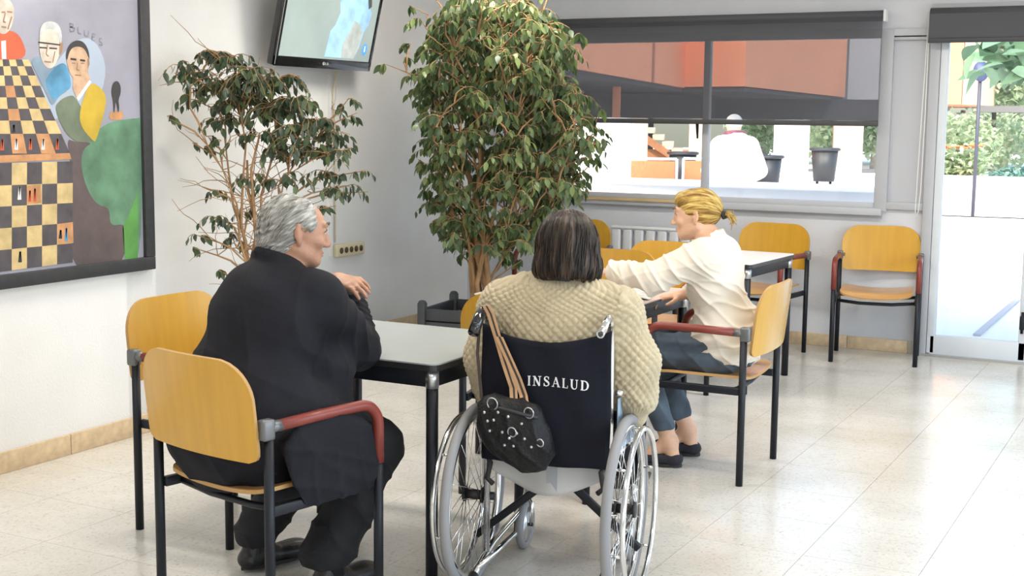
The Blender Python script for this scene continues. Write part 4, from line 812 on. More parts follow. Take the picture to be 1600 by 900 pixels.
# ---------------------------------------------------------------- wheelchair
WY = .188
wch = empty('wheelchair', (-1.857, 3.797, 0), WY, 'wheelchair with black lettered backrest and grey tyres in the foreground', 'wheelchair')
tyre = mat('grey_tyre', (.26, .26, .27), .7, bump=.1, bscale=200); blk = mat('black_nylon', (.007, .008, .015), .85, bump=.25, bscale=400, spec=.25); rubber = mat('black_rubber', (.015, .015, .017), .55)
for s in (-1, 1):
    x = s*.257; t = empty('drive_wheel', (x, 0, .305)); t.parent = wch
    b = MB(); b.ring((0, 0, 0), (1, 0, 0), .289, .0165, 64, 12); b.build('tyre', tyre, t)
    b = MB(); b.ring((0, 0, 0), (1, 0, 0), .266, .011, 64, 10, 1.1); b.build('rim', chrome, t)
    b = MB(); b.ring((s*.048, 0, 0), (1, 0, 0), .262, .0095, 64, 12); b.build('push_rim', chrome, t)
    b = MB(); b.cyl((-.03, 0, 0), (.03, 0, 0), .016, 16); b.cyl((-.034, 0, 0), (-.028, 0, 0), .026, 16); b.cyl((.028, 0, 0), (.034, 0, 0), .026, 16); b.cyl((-s*.07, 0, 0), (-s*.02, 0, 0), .014, 12); b.build('hub', rubber, t)
    for k in range(32):
        a = 2*pi*k/32; a2 = a+(.5 if k % 2 else -.5)*1.1; sd_ = .027 if (k//2) % 2 else -.027
        b = MB(); b.cyl((sd_, .024*cos(a2), .024*sin(a2)), (0, .26*cos(a), .26*sin(a)), .0013, 5); b.build('spoke', chrome, t)
    for k in range(6):
        a = 2*pi*k/6+.3; b = MB(); b.cyl((s*.006, .262*cos(a), .262*sin(a)), (s*.048, .262*cos(a), .262*sin(a)), .005, 8); b.build('push_rim_stud', chrome, t)
    # frame side
    fx = s*.205
    b = MB()
    b.tube([(fx, -.02, .12), (fx, -.02, .80), (fx, -.03, .90)]+arc((fx, -.07, .895), .038, 0.2, pi/2+.2, 5, (0, 1, 0), (0, 0, 1))+[(fx, -.14, .905)], .0115, 12)
    b.build('back_post', chrome, wch)
    b = MB(); b.tube([(fx, -.17, .075), (fx, -.05, .11), (fx, .05, .13), (fx, .40, .15), (fx, .45, .20), (fx, .45, .42)], .011, 10); b.build('lower_rail', chrome, wch)
    b = MB(); b.tube([(fx, -.02, .46), (fx, .42, .46), (fx, .47, .43), (fx*1.0, .62, .22)], .011, 10); b.build('seat_rail', chrome, wch)
    b = MB(); b.tube([(fx, -.21, .062), (fx, -.15, .082)], .0165, 12); b.build('tipping_cap', rubber, wch)
    b = MB(); b.tube([(s*.225, .0, .68), (s*.225, .30, .68), (s*.225, .34, .66), (s*.225, .35, .46)], .011, 10); b.build('arm_tube', chrome, wch)
    b = MB(); b.box((s*.225, .17, .695), (.05, .26, .025), bev=.01); b.build('arm_pad', rubber, wch)
    b = MB(); b.box((s*.222, .17, .57), (.006, .30, .18), bev=.002); b.build('side_panel', mat('pale_blue_plastic', (.40, .52, .68), .4), wch)
    b = MB(); b.tube([(s*.235, .27, .62), (s*.24, .28, .50), (s*.25, .31, .47)], .008, 8); b.ball((s*.235, .27, .63), .017, 10, 8); b.build('brake_lever', rubber, wch)
    b = MB(); b.box((fx, -.02, .475), (.035, .04, .05), bev=.01); b.tube([(fx, -.035, .46), (fx-s*.02, -.045, .43), (fx-s*.01, -.05, .38), (fx-s*.03, -.045, .36)], .009, 8); b.build('clamp', rubber, wch)
    # caster
    t = empty('caster', (s*.195, .40, 0)); t.parent = wch
    b = MB(); b.ring((0, 0, .09), (1, 0, 0), .074, .015, 32, 10); b.build('tyre', tyre, t)
    b = MB(); b.cyl((-.012, 0, .09), (.012, 0, .09), .062, 24); b.build('rim', dull_chrome, t)
    b = MB(); b.tube([(.022, 0, .09), (.022, .01, .17), (0, .02, .19), (-.022, .01, .17), (-.022, 0, .09)], .007, 8); b.cyl((0, .02, .19), (0, .02, .27), .012, 10); b.build('fork', chrome, t)
    b = MB(); b.cyl((-.03, 0, .09), (.03, 0, .09), .006, 8); b.build('axle', rubber, t)
    b = MB(); b.box((s*.11, .70, .205), (.17, .13, .015), rot=Matrix.Rotation(R(15), 3, 'X'), bev=.005); b.build('footplate', rubber, wch)
b = MB(); b.tube([(-.205, -.125, .915), (-.205, -.155, .893)], .0145, 12); b.tube([(-.205, -.045, .925), (-.205, -.085, .932), (-.205, -.12, .918), (-.207, -.165, .875)], .0185, 14); b.build('grip', glossblack, wch)
b = MB(); b.tube([(.205, -.141, .905), (.205, -.175, .898)], .0125, 14, cap=False); b.ring((.205, -.175, .898), (0, 1, -.2), .0105, .003, 16, 6); b.build('bare_handle', dull_chrome, wch)
b = MB(); b.box((-.10, .10, .285), (.47, .022, .026), rot=Matrix.Rotation(R(-40), 3, 'Y'), bev=.004); b.build('cross_brace', black_metal, wch)
wch.children[-1].location = (.105, 0, .0)
b = MB(); b.box((.10, .13, .285), (.47, .022, .026), rot=Matrix.Rotation(R(40), 3, 'Y'), bev=.004); b.build('cross_brace', black_metal, wch)
wch.children[-1].location = (-.09, 0, 0)
b = MB(); b.tube([(-.205, -.12, .095), (-.17, -.03, .125), (-.13, .06, .165)], [.010, .010, .010], 10); b.build('brace_tube', chrome, wch)
def sheet2(name, fn, nu, nv, th, m, par):
    V = []; F = []
    for i in range(nu+1):
        for j in range(nv+1): V.append(Vector(fn(i/nu, j/nv)))
    k = len(V); nrm = []
    for i in range(nu+1):
        for j in range(nv+1):
            a = V[min(i+1, nu)*(nv+1)+j]-V[max(i-1, 0)*(nv+1)+j]; c = V[i*(nv+1)+min(j+1, nv)]-V[i*(nv+1)+max(j-1, 0)]; nrm.append(a.cross(c).normalized())
    W_ = [p_+n_*th for p_, n_ in zip(V, nrm)]; V = V+W_
    for i in range(nu):
        for j in range(nv):
            a = i*(nv+1)+j; b_ = a+nv+1; F += [(a, b_, b_+1, a+1), (k+a, k+a+1, k+b_+1, k+b_)]
    for i in range(nu): a = i*(nv+1); b_ = a+nv+1; F += [(a, k+a, k+b_, b_), (a+nv, b_+nv, k+b_+nv, k+a+nv)]
    for j in range(nv): a = j; F += [(a, a+1, k+a+1, k+a)]; a = nu*(nv+1)+j; F += [(a, k+a, k+a+1, a+1)]
    me = bpy.data.meshes.new(name); me.from_pydata(V, [], F); bm = bmesh.new(); bm.from_mesh(me); bmesh.ops.recalc_face_normals(bm, faces=bm.faces[:]); bm.to_mesh(me); bm.free()
    return link(name, me, m, par)
def backsurf(x, z): return -.045-.035*(1-(x/.215)**2)*(.6+.4*sin((z-.44)*6))+.004*sin(x*40+z*18)
br = sheet2('backrest', lambda u_, v_: (-.212+.424*u_, backsurf(-.212+.424*u_, .445+.43*v_), .445+(.445-.045*(1-(2*u_-1)**2)*1.0)*v_), 26, 20, .010, blk, wch)
seatg = mat('pale_grey_cover', (.50, .50, .50), .8, var=.05, bump=.1, bscale=200)
sheet2('seat_cover', lambda u_, v_: (-.20+.40*u_, -.01+.018*sin(u_*9)-.012*v_, .455-(.045+.075*sin(pi*min(1, max(0, u_)))**.8)*v_), 24, 6, .006, seatg, wch)
b = MB(); b.box((.02, -.034, .395), (.035, .003, .09)); b.build('cover_band', mat('darker_grey_band', (.36, .38, .41), .8), wch, smooth=False)
sheet2('seat_sling', lambda u_, v_: (-.205+.41*u_, 0+.42*v_, .462-.022*sin(pi*u_)), 12, 8, .006, blk, wch)
# lettering INSALUD sewn on the back, serif capitals built from strokes
LT = {}
def bar(x0, y0, x1, y1, w, z=0):
    dx, dy = x1-x0, y1-y0; L_ = math.hypot(dx, dy); nx, ny = -dy/L_*w/2, dx/L_*w/2; return [(x0+nx, y0+ny), (x0-nx, y0-ny), (x1-nx, y1-ny), (x1+nx, y1+ny)]
def curve_poly(pts, ws):
    L_ = []; Rr = []
    for i, (x, y) in enumerate(pts):
        a = pts[max(i-1, 0)]; c = pts[min(i+1, len(pts)-1)]; dx, dy = c[0]-a[0], c[1]-a[1]; l = math.hypot(dx, dy) or 1; w = ws[i]/2
        L_.append((x-dy/l*w, y+dx/l*w)); Rr.append((x+dy/l*w, y-dx/l*w))
    return [[L_[i], L_[i+1], Rr[i+1], Rr[i]] for i in range(len(pts)-1)]
sw, tw_ = .17, .06
def serif(x, y, w=.30): return bar(x-w/2, y, x+w/2, y, .06)
def letter(ch):
    P = []
    if ch == 'I': P = [bar(.15, 0, .15, 1, sw), serif(.15, .03), serif(.15, .97)]; return P, .42
    if ch == 'N': P = [bar(.13, 0, .13, 1, tw_), bar(.70, 0, .70, 1, tw_), bar(.12, .98, .70, .02, sw), serif(.13, .03), serif(.10, .97, .24), serif(.70, .97)]; return P, .95
    if ch == 'S':
        pts = [(.52, .78), (.46, .93), (.30, .985), (.14, .92), (.09, .77), (.16, .63), (.33, .52), (.50, .40), (.56, .24), (.49, .09), (.30, .015), (.13, .07), (.06, .25)]
        P = curve_poly(pts, [.05, .06, .07, .10, .14, .17, .18, .17, .14, .10, .07, .06, .05])+[bar(.52, .70, .52, .98, .05), bar(.06, .02, .06, .32, .05)]; return P, .72
    if ch == 'A': P = [bar(.12, 0, .42, 1, tw_), bar(.42, 1, .74, 0, sw), bar(.22, .33, .62, .33, .055), serif(.12, .03, .26), serif(.74, .03, .32)]; return P, .95
    if ch == 'L': P = [bar(.16, 0, .16, 1, sw), serif(.16, .97), bar(.02, .03, .58, .03, .06), bar(.58, .0, .60, .28, .05)]; return P, .72
    if ch == 'U':
        pts = [(.16, 1), (.16, .35), (.20, .16), (.32, .04), (.45, .02), (.58, .07), (.66, .20), (.68, .36), (.68, 1)]
        P = curve_poly(pts, [sw, sw, .15, .11, .08, .07, .06, .06, .06])+[serif(.16, .97), serif(.68, .97, .26)]; return P, .92
    if ch == 'D':
        pts = [(.16, .97), (.40, .96), (.60, .86), (.70, .66), (.72, .5), (.70, .34), (.60, .14), (.40, .04), (.16, .03)]
        P = [bar(.16, 0, .16, 1, sw), serif(.12, .03, .24), serif(.12, .97, .24)]+curve_poly(pts, [.06, .07, .12, .16, .17, .16, .12, .07, .06]); return P, .86
word = 'INSALUD'; Wd = sum(letter(c)[1] for c in word)+.16*(len(word)-1); hgt = .031; scl = .197/Wd
xs = .018; lm_ = mat('white_thread', (.78, .78, .78), .7)
cx_ = xs
for ch in word:
    P, wd = letter(ch); b = MB(); k = 0
    for poly in P:
        k += 1; V = []
        for off in (-.0095, -.0122-.0001*k):
            for (a, c_) in poly:
                X_ = cx_-.066+a*scl; Z_ = .707+.004*((X_-.0)/.1)**2*-1+c_*hgt
                V.append((X_, backsurf(X_, Z_)+off-.0, Z_))
        n = len(poly); b.add(V, [tuple(range(n)), tuple(range(2*n-1, n-1, -1))]+[(i, (i+1) % n, n+(i+1) % n, n+i) for i in range(n)], True)
    o = b.build('letter', lm_, br, smooth=False); cx_ += (wd+.16)*scl
# handbag hanging from the left handle
bag = empty('handbag', (-1.857, 3.797, 0), WY, 'black studded handbag hanging on the back of the wheelchair', 'handbag')
leather = mat('black_leather', (.006, .006, .007), .5, bump=.5, bscale=90, spec=.3)

# ---------------------------------------------------------------- organic shapes: distance fields turned into one continuous skin
def surf_nets(f, lo, h):
    s = f < 0; nx, ny, nz = f.shape
    c = np.zeros((nx-1, ny-1, nz-1), np.int8)
    for i in (0, 1):
        for j in (0, 1):
            for k in (0, 1): c += s[i:nx-1+i, j:ny-1+j, k:nz-1+k]
    act = (c > 0) & (c < 8); I, J, K = np.nonzero(act); n = len(I); idx = np.full(act.shape, -1, np.int32); idx[I, J, K] = np.arange(n)
    P = np.zeros((n, 3)); W_ = np.zeros(n)
    for ax in range(3):
        o1, o2 = [a for a in range(3) if a != ax]
        for a in (0, 1):
            for b_ in (0, 1):
                A = [I.copy(), J.copy(), K.copy()]; A[o1] = A[o1]+a; A[o2] = A[o2]+b_; B = [q.copy() for q in A]; B[ax] = B[ax]+1
                fa = f[A[0], A[1], A[2]]; fb = f[B[0], B[1], B[2]]; m = (fa < 0) != (fb < 0)
                t = np.where(m, fa/np.where(m, fa-fb, 1), 0); p = np.zeros((n, 3)); p[:, o1] = a; p[:, o2] = b_; p[:, ax] = t
                P += p*m[:, None]; W_ += m
    V = (np.stack([I, J, K], 1)+P/W_[:, None])*h+np.array(lo)
    Q = []
    for ax in range(3):
        o1, o2 = (ax+1) % 3, (ax+2) % 3
        sl = [slice(None)]*3; sl2 = [slice(None)]*3; sl[ax] = slice(0, -1); sl2[ax] = slice(1, None)
        d = s[tuple(sl)] != s[tuple(sl2)]; E = np.nonzero(d); m = (E[o1] > 0) & (E[o2] > 0) & (E[o1] < f.shape[o1]-1) & (E[o2] < f.shape[o2]-1)
        E = [e[m] for e in E]; ins = s[tuple(sl)][E[0], E[1], E[2]]; q = []
        for (a, b_) in ((1, 1), (0, 1), (0, 0), (1, 0)):
            A = [E[0].copy(), E[1].copy(), E[2].copy()]; A[o1] = A[o1]-a; A[o2] = A[o2]-b_; q.append(idx[A[0], A[1], A[2]])
        q = np.stack(q, 1); q[~ins] = q[~ins][:, ::-1]; Q.append(q)
    return V, np.concatenate(Q)
class Field:
    def __init__(s, lo, hi, h):
        s.lo = np.array(lo, float); s.h = h; s.n = np.ceil((np.array(hi)-s.lo)/h).astype(int)+1; s.f = np.full(tuple(s.n), .2, np.float32)
    def sub(s, lo, hi):
        a = np.maximum(0, np.floor((np.array(lo)-s.lo)/s.h).astype(int)); b = np.minimum(s.n, np.ceil((np.array(hi)-s.lo)/s.h).astype(int)+1)
        if (b <= a).any(): return None
        g = np.meshgrid(*[s.lo[i]+s.h*np.arange(a[i], b[i]) for i in range(3)], indexing='ij', sparse=True)
        return tuple(slice(a[i], b[i]) for i in range(3)), g
    def blend(s, sl, d, k, mode):
        f = s.f[sl]
        if mode == 'add':
            if k > 0: hh = np.clip(.5+.5*(f-d)/k, 0, 1); s.f[sl] = f*(1-hh)+d*hh-k*hh*(1-hh)
            else: s.f[sl] = np.minimum(f, d)
        else:   # carve
            d = -d; hh = np.clip(.5+.5*(d-f)/k, 0, 1); s.f[sl] = f*(1-hh)+d*hh+k*hh*(1-hh)
    def cone(s, a, b, ra, rb, k=.02, mode='add', flat=None):
        """tapered capsule; flat=(axis, factor): squeezed by factor along axis"""
        a = np.array(a, float); b = np.array(b, float); r = max(ra, rb)
        if flat is not None: r /= min(1, flat[1]); r *= 1
        pad = r+k+2*s.h; q = s.sub(np.minimum(a, b)-pad, np.maximum(a, b)+pad)
        if q is None: return s
        sl, (X, Y, Z) = q; ab = b-a; L2 = ab@ab+1e-12
        t = np.clip(((X-a[0])*ab[0]+(Y-a[1])*ab[1]+(Z-a[2])*ab[2])/L2, 0, 1)
        dx, dy, dz = X-a[0]-t*ab[0], Y-a[1]-t*ab[1], Z-a[2]-t*ab[2]; d2 = dx*dx+dy*dy+dz*dz
        if flat is not None:
            ax = np.array(flat[0], float); ax /= np.linalg.norm(ax); p = dx*ax[0]+dy*ax[1]+dz*ax[2]; d2 = d2+p*p*(1/flat[1]**2-1); d = np.sqrt(d2)-(ra+(rb-ra)*t)
            d = d*(flat[1]**.5 if flat[1] < 1 else 1)
        else: d = np.sqrt(d2)-(ra+(rb-ra)*t)
        s.blend(sl, d, k, mode); return s
    def chain(s, pts, rs, k=.02, flat=None, mode='add'):
        for i in range(len(pts)-1): s.cone(pts[i], pts[i+1], rs[i], rs[i+1], k, mode, flat)
        return s
    def ell(s, c, r, Rm=None, k=.02, mode='add'):
        c = np.array(c, float); r = np.array(r, float); Rm = np.eye(3) if Rm is None else np.array(Rm); pad = r.max()+k+2*s.h
        q = s.sub(c-pad, c+pad)
        if q is None: return s
        sl, (X, Y, Z) = q; dx, dy, dz = X-c[0], Y-c[1], Z-c[2]
        u = [(dx*Rm[0, i]+dy*Rm[1, i]+dz*Rm[2, i]) for i in range(3)]
        n = np.sqrt(sum((u[i]/r[i])**2 for i in range(3))); g = np.sqrt(sum((u[i]/r[i]**2)**2 for i in range(3)))+1e-9
        s.blend(sl, n*(n-1)/g, k, mode); return s
    def mesh(s, smooth=1):
        return surf_nets(s.f, s.lo, s.h)
def normals(V, Q):
    N = np.cross(V[Q[:, 2]]-V[Q[:, 0]], V[Q[:, 3]]-V[Q[:, 1]]); O = np.zeros_like(V)
    for i in range(4): np.add.at(O, Q[:, i], N)
    return O/(np.linalg.norm(O, axis=1, keepdims=True)+1e-12)
def relax(V, Q, it=1, w=.5):
    for _ in range(it):
        S_ = np.zeros_like(V); c = np.zeros(len(V))
        for i in range(4):
            for j in (1, 3): np.add.at(S_, Q[:, i], V[Q[:, (i+j) % 4]]); np.add.at(c, Q[:, i], 1)
        V = V*(1-w)+w*S_/np.maximum(c, 1)[:, None]
    return V
def sn(V, fr, seed, warp=.0):
    """cheap smooth noise in -1..1 from warped sines"""
    g = np.random.default_rng(seed); out = 0
    for k in range(5):
        d = g.normal(size=3); d /= np.linalg.norm(d); p = V@d*fr*(1+.45*k); q = V@g.normal(size=3)*fr*.5; out = out+np.sin(p+1.7*np.sin(q+g.uniform(0, 6))+g.uniform(0, 6))*(.75**k)
    return out/2.6
def folds(V, axis, fr, seed, sharp=2.0):
    """ridged folds running across axis"""
    a = np.array(axis, float); a /= np.linalg.norm(a); p = V@a*fr+1.6*sn(V, fr*.22, seed); return (1-np.abs(np.sin(p)))**sharp
def skin(name, F_, m, parent, smooth=2, disp=None, keep=None, local=None):
    V, Q = F_.mesh(); V = relax(V, Q, smooth)
    if disp is not None: V = V+normals(V, Q)*disp(V)[:, None]
    if keep is not None:
        km = keep(V)[Q].all(1); Q = Q[km]; used = np.unique(Q); mp = np.full(len(V), -1); mp[used] = np.arange(len(used)); V = V[used]; Q = mp[Q]
    if parent is not None: V = V-np.array(parent.location)
    return link(name, npmesh(name, V, Q), m, parent)
def hand(F, wrist, fwd, palm, curl, r=1.0, thumb=1, spread=.0, k=.006, curls=None):
    """wrist: point; fwd: towards fingertips; palm: normal out of the palm; thumb=+1/-1 side; curl: bend per joint (rad)"""
    w = np.array(wrist, float); f = np.array(fwd, float); f /= np.linalg.norm(f); n = np.array(palm, float); n -= f*(n@f); n /= np.linalg.norm(n); sd_ = np.cross(f, n)*thumb
    F.cone(w-f*.02, w+f*.02, .026*r, .027*r, .01, flat=(n, .72))
    F.cone(w+f*.015+sd_*.012*r, w+f*.082*r+sd_*.024*r, .021*r, .019*r, .012, flat=(n, .62)); F.cone(w+f*.015-sd_*.012*r, w+f*.078*r-sd_*.026*r, .020*r, .016*r, .012, flat=(n, .62)); F.cone(w+f*.03, w+f*.084*r, .024*r, .021*r, .012, flat=(n, .6))
    for i, (off, L_, rr) in enumerate(((.030, .075, .0088), (.010, .083, .0092), (-.011, .077, .0087), (-.031, .060, .0076))):
        p = w+f*(.086-.004*abs(i-1))*r+sd_*off*r; d = f+sd_*spread*(off/.03)*.25; d /= np.linalg.norm(d); a = 0; c = curls[i] if curls else curl
        for j, fr in enumerate((.42, .32, .26)):
            a = c*(.7 if j == 0 else 1); d2 = d*cos(a)+n*sin(a); n2 = n*cos(a)-d*sin(a) if j < 9 else n; d = d2/np.linalg.norm(d2)
            q = p+d*L_*fr*r; F.cone(p, q, rr*(1-.1*j)*r, rr*(.92-.1*j)*r, .004 if j else .008); p = q; nn = n2-d*(n2@d); 
            n_loc = nn/np.linalg.norm(nn); n = n_loc
        n = np.array(palm, float); n -= f*(n@f); n /= np.linalg.norm(n)
    p = w+f*.022*r+sd_*.026*r; q = p+(f*.55+sd_*.75+n*.35)*.040*r; F.cone(p, q, .014*r, .011*r, .01); t = q+(f*.85+sd_*.35+n*.35)*.030*r; F.cone(q, t, .0105*r, .0095*r, .004); F.cone(t, t+(f*.95+n*.25)*.022*r, .0095*r, .0075*r, .004)
def head(F, c, fh, up, s=1.0, female=False, ear=True, old=False, es=1.0):
    """c: head centre; fh facing; builds skull, jaw, nose, lips, brow, ears. returns axes (right, forward, up)"""
    f = np.array(fh, float); f /= np.linalg.norm(f); u = np.array(up, float); u -= f*(u@f); u /= np.linalg.norm(u); r = np.cross(f, u); Rm = np.stack([r, f, u], 1); c = np.array(c, float)
    P = lambda x, y, z: c+(r*x+f*y+u*z)*s
    F.ell(P(0, -.018, .028), np.array((.074, .094, .086))*s, Rm, .02); F.ell(P(0, .028, .005), np.array((.066, .066, .088))*s, Rm, .025)   # cranium, face mass
    F.ell(P(0, .030, -.062), np.array((.052, .050, .045))*s, Rm, .025); F.ell(P(0, .060, -.088), np.array((.026, .024, .020))*s, Rm, .02)                 # jaw, chin
    for x in (-1, 1):
        F.cone(P(x*.058, -.01, -.045), P(x*.026, .062, -.085), .016*s, .014*s, .02)            # jaw line
        F.ell(P(x*.040, .066, -.022), np.array((.022, .018, .018))*s, Rm, .014)                # cheek
        F.ell(P(x*.031, .094, .014), np.array((.016, .012, .0105))*s, Rm, .010, 'sub')         # eye socket
        F.ell(P(x*.031, .076, .013), np.array((.0145, .0135, .0125))*s, Rm, .003)              # lidded eye
        F.cone(P(x*.012, .093, .034), P(x*.048, .078, .036), .0085*s, .007*s, .010)            # brow
        F.ell(P(x*.011, .097, -.032), np.array((.0085, .011, .0075))*s, Rm, .005)              # nostril wing
        if ear:
            e = P(x*.079, -.010, -.002); ea = (r*x*.5-f*.25)*es; u_k = u; u = u*es; F.cone(e-u*.026*s+f*.006*s, e+u*.004*s+f*.008*s, .0075*s, .009*s, .006); F.chain([e-u*.030*s+f*.004*s, e-u*.012*s+ea*.016*s, e+u*.012*s+ea*.024*s, e+u*.030*s+ea*.016*s, e+u*.026*s+f*.012*s], [.0065*s, .0055*s, .006*s, .006*s, .0055*s], .004); F.ell(e+ea*.014*s+u*.004*s, np.array((.005, .013, .020))*s*es, Rm, .005); u = u_k
    nz = .012 if old else .009
    F.cone(P(0, .089, .020), P(0, .103, -.022), .0075*s, nz*s, .008); F.ell(P(0, .106, -.029), np.array((.011, .012, .010))*s, Rm, .006)
    F.cone(P(-.018, .083, -.055), P(.018, .083, -.055), .0062*s, .0062*s, .006); F.cone(P(-.014, .082, -.066), P(.014, .082, -.066), .007*s, .007*s, .006)
    F.cone(P(-.020, .0915, -.0605), P(.020, .0915, -.0605), .002*s, .002*s, .004, 'sub')
    return r, f, u, P
def skinmat(name, col, rosy):
    m = mat(name, col, .5, var=.12, vscale=14, col2=None, sss=.12, bump=.12, bscale=130); return m
skin_old = skinmat('tanned_skin', (.44, .235, .155), 0); skin_f = skinmat('fair_skin', (.66, .40, .27), 0); skin_w = skinmat('warm_skin', (.60, .36, .25), 0)
coat_m = mat('black_wool_coat', (.0075, .008, .013), .8, var=.25, vscale=12, bump=.35, bscale=420, spec=.3); trouser_m = mat('black_trousers', (.009, .0095, .012), .75, var=.2, vscale=10, bump=.25, bscale=350, spec=.35)
shirt_m = mat('cream_shirt_cotton', (.74, .69, .60), .85, var=.03, vscale=6, bump=.12, bscale=300, sheen=.15)
denim_m = mat('faded_denim', (.040, .052, .070), .9, var=.35, vscale=9, bump=.25, bscale=500, col2=(.10, .14, .185)); shoe_m = mat('dark_leather_shoe', (.009, .008, .008), .42, bump=.2, bscale=120); shoe_v = mat('black_suede', (.018, .017, .024), .85, bump=.3, bscale=300)
knit_m = mat('beige_wool_knit', (.56, .47, .31), .95, var=.08, vscale=18, bump=.5, bscale=500, sheen=.3)
def hairmat(name, c1, c2, c3, fr=1.0, grain=(60, 60, 5)):
    m = bpy.data.materials.new(name); m.use_nodes = True; N = m.node_tree.nodes; L = m.node_tree.links; b = N['Principled BSDF']
    tc = N.new('ShaderNodeTexCoord'); at_ = N.new('ShaderNodeAttribute'); at_.attribute_name = 'strand'
    nz = N.new('ShaderNodeTexNoise'); nz.inputs['Scale'].default_value = 1; nz.inputs['Detail'].default_value = 4; L.new(at_.outputs['Vector'], nz.inputs['Vector'])
    rp = N.new('ShaderNodeValToRGB'); e = rp.color_ramp.elements; e[0].position = .36; e[0].color = (*c1, 1); e[1].position = .68; e[1].color = (*c3, 1); x = e.new(.52); x.color = (*c2, 1)
    L.new(nz.outputs[0], rp.inputs[0]); L.new(rp.outputs[0], b.inputs['Base Color']); b.inputs['Roughness'].default_value = .42; b.inputs['Specular IOR Level'].default_value = .3
    bp = N.new('ShaderNodeBump'); bp.inputs['Strength'].default_value = .8; bp.inputs['Distance'].default_value = .006; L.new(nz.outputs[0], bp.inputs['Height']); L.new(bp.outputs[0], b.inputs['Normal'])
    return m
def add_attr(o, name, A):
    at_ = o.data.attributes.new(name, 'FLOAT_VECTOR', 'POINT'); at_.data.foreach_set('vector', np.asarray(A, np.float32).ravel())

# bag body in the wheelchair's own axes
FB = Field((-.30, -.30, .40), (.10, -.02, .80), .005)
FB.ell((-.115, -.135, .600), (.135, .055, .085), None, .03); FB.ell((-.075, -.135, .560), (.120, .058, .085), None, .04); FB.ell((-.17, -.13, .635), (.07, .045, .06), None, .04); FB.ell((-.03, -.13, .535), (.07, .045, .075), None, .04)
FB.cone((-.21, -.13, .67), (-.03, -.13, .66), .030, .028, .04)
def bagd(V): return .006*folds(V, (1, 0, .6), 55, 3)-.003+.003*sn(V, 60, 4)
V_, Q_ = FB.mesh(); V_ = relax(V_, Q_, 2); V_[:, 0] = V_[:, 0]*.86+.012; V_[:, 2] -= .028; V_ = V_+normals(V_, Q_)*bagd(V_)[:, None]
link('body', npmesh('body', V_, Q_), leather, bag)
q = random.Random(4)
def bsurf(x, z):     # front surface of the bag at x,z
    d = (V_[:, 0]-x)**2+(V_[:, 2]-z)**2+(V_[:, 1] > -.12)*1; i = int(np.argmin(d)); return float(V_[i, 1])
for k, (x, z) in enumerate([(x_*.86+.012, z_-.028) for x_, z_ in [(-.205, .655), (-.19, .63), (-.15, .66), (-.165, .635), (-.11, .65), (-.13, .60), (-.10, .585), (-.075, .60), (-.06, .63), (-.085, .56), (-.045, .585), (-.12, .56), (-.18, .60), (-.02, .56)]]):
    b = MB(); b.ball((x, bsurf(x, z)-.001, z), .0052, 8, 6); b.build('stud', dull_chrome, bag)
b = MB(); b.tube([(-.19, -.13, .640), (-.11, -.18, .644), (.012, -.175, .622)], .006, 8); b.build('zip', rubber, bag)
for (x, z, r_) in ((-.175, .685, .019), (-.035, .665, .017), (-.09, .605, .015), (.012, .575, .012)):
    x = x*.86+.012; z -= .028
    b = MB(); b.ring((x, bsurf(x, z)-.008, z), (.25, 1, .1), r_, .0022, 20, 6); b.build('ring', dull_chrome, bag)
strap_m = mat('tan_striped_strap', (.50, .30, .16), .7, var=.1, vscale=20); strap_d = mat('dark_strap', (.05, .035, .03), .7)
def strap(pts, w, m, name):
    V = []; F = []
    for i, p in enumerate(pts):
        p = Vector(p); V += [p+Vector((-w/2, 0, 0)), p+Vector((w/2, 0, 0)), p+Vector((w/2, .003, 0)), p+Vector((-w/2, .003, 0))]
    for i in range(len(pts)-1):
        for j in range(4): F.append((i*4+j, i*4+(j+1) % 4, i*4+4+(j+1) % 4, i*4+4+j))
    F += [(0, 3, 2, 1), tuple(len(V)-4+j for j in range(4))]
    me = bpy.data.meshes.new(name); me.from_pydata(V, [], F); bm = bmesh.new(); bm.from_mesh(me); bmesh.ops.recalc_face_normals(bm, faces=bm.faces[:]); bm.to_mesh(me); bm.free(); return link(name, me, m, bag, False)
P0 = [(-.195, -.10, .955), (-.18, -.10, .93), (-.155, -.105, .86), (-.125, -.108, .77), (-.095, -.12, .70), (-.082, -.15, .65)]
for dx, m_, w_ in ((0, strap_m, .011), (.009, strap_d, .006), (.016, strap_m, .007)):
    strap([(x+dx, y-.001*abs(dx), z) for x, y, z in P0], w_, m_, 'strap')
    strap([(x+dx*1.1+.055*max(0, .90-z)/.2*.9+.0, y-.004, z+.0) for x, y, z in [(-.158, -.108, .86), (-.140, -.110, .79), (-.125, -.112, .73), (-.115, -.12, .68), (-.11, -.145, .645)]], w_, m_, 'strap')
strap([(-.20, -.09, .952), (-.215, -.08, .90), (-.215, -.10, .80), (-.19, -.13, .66)], .010, strap_d, 'strap')

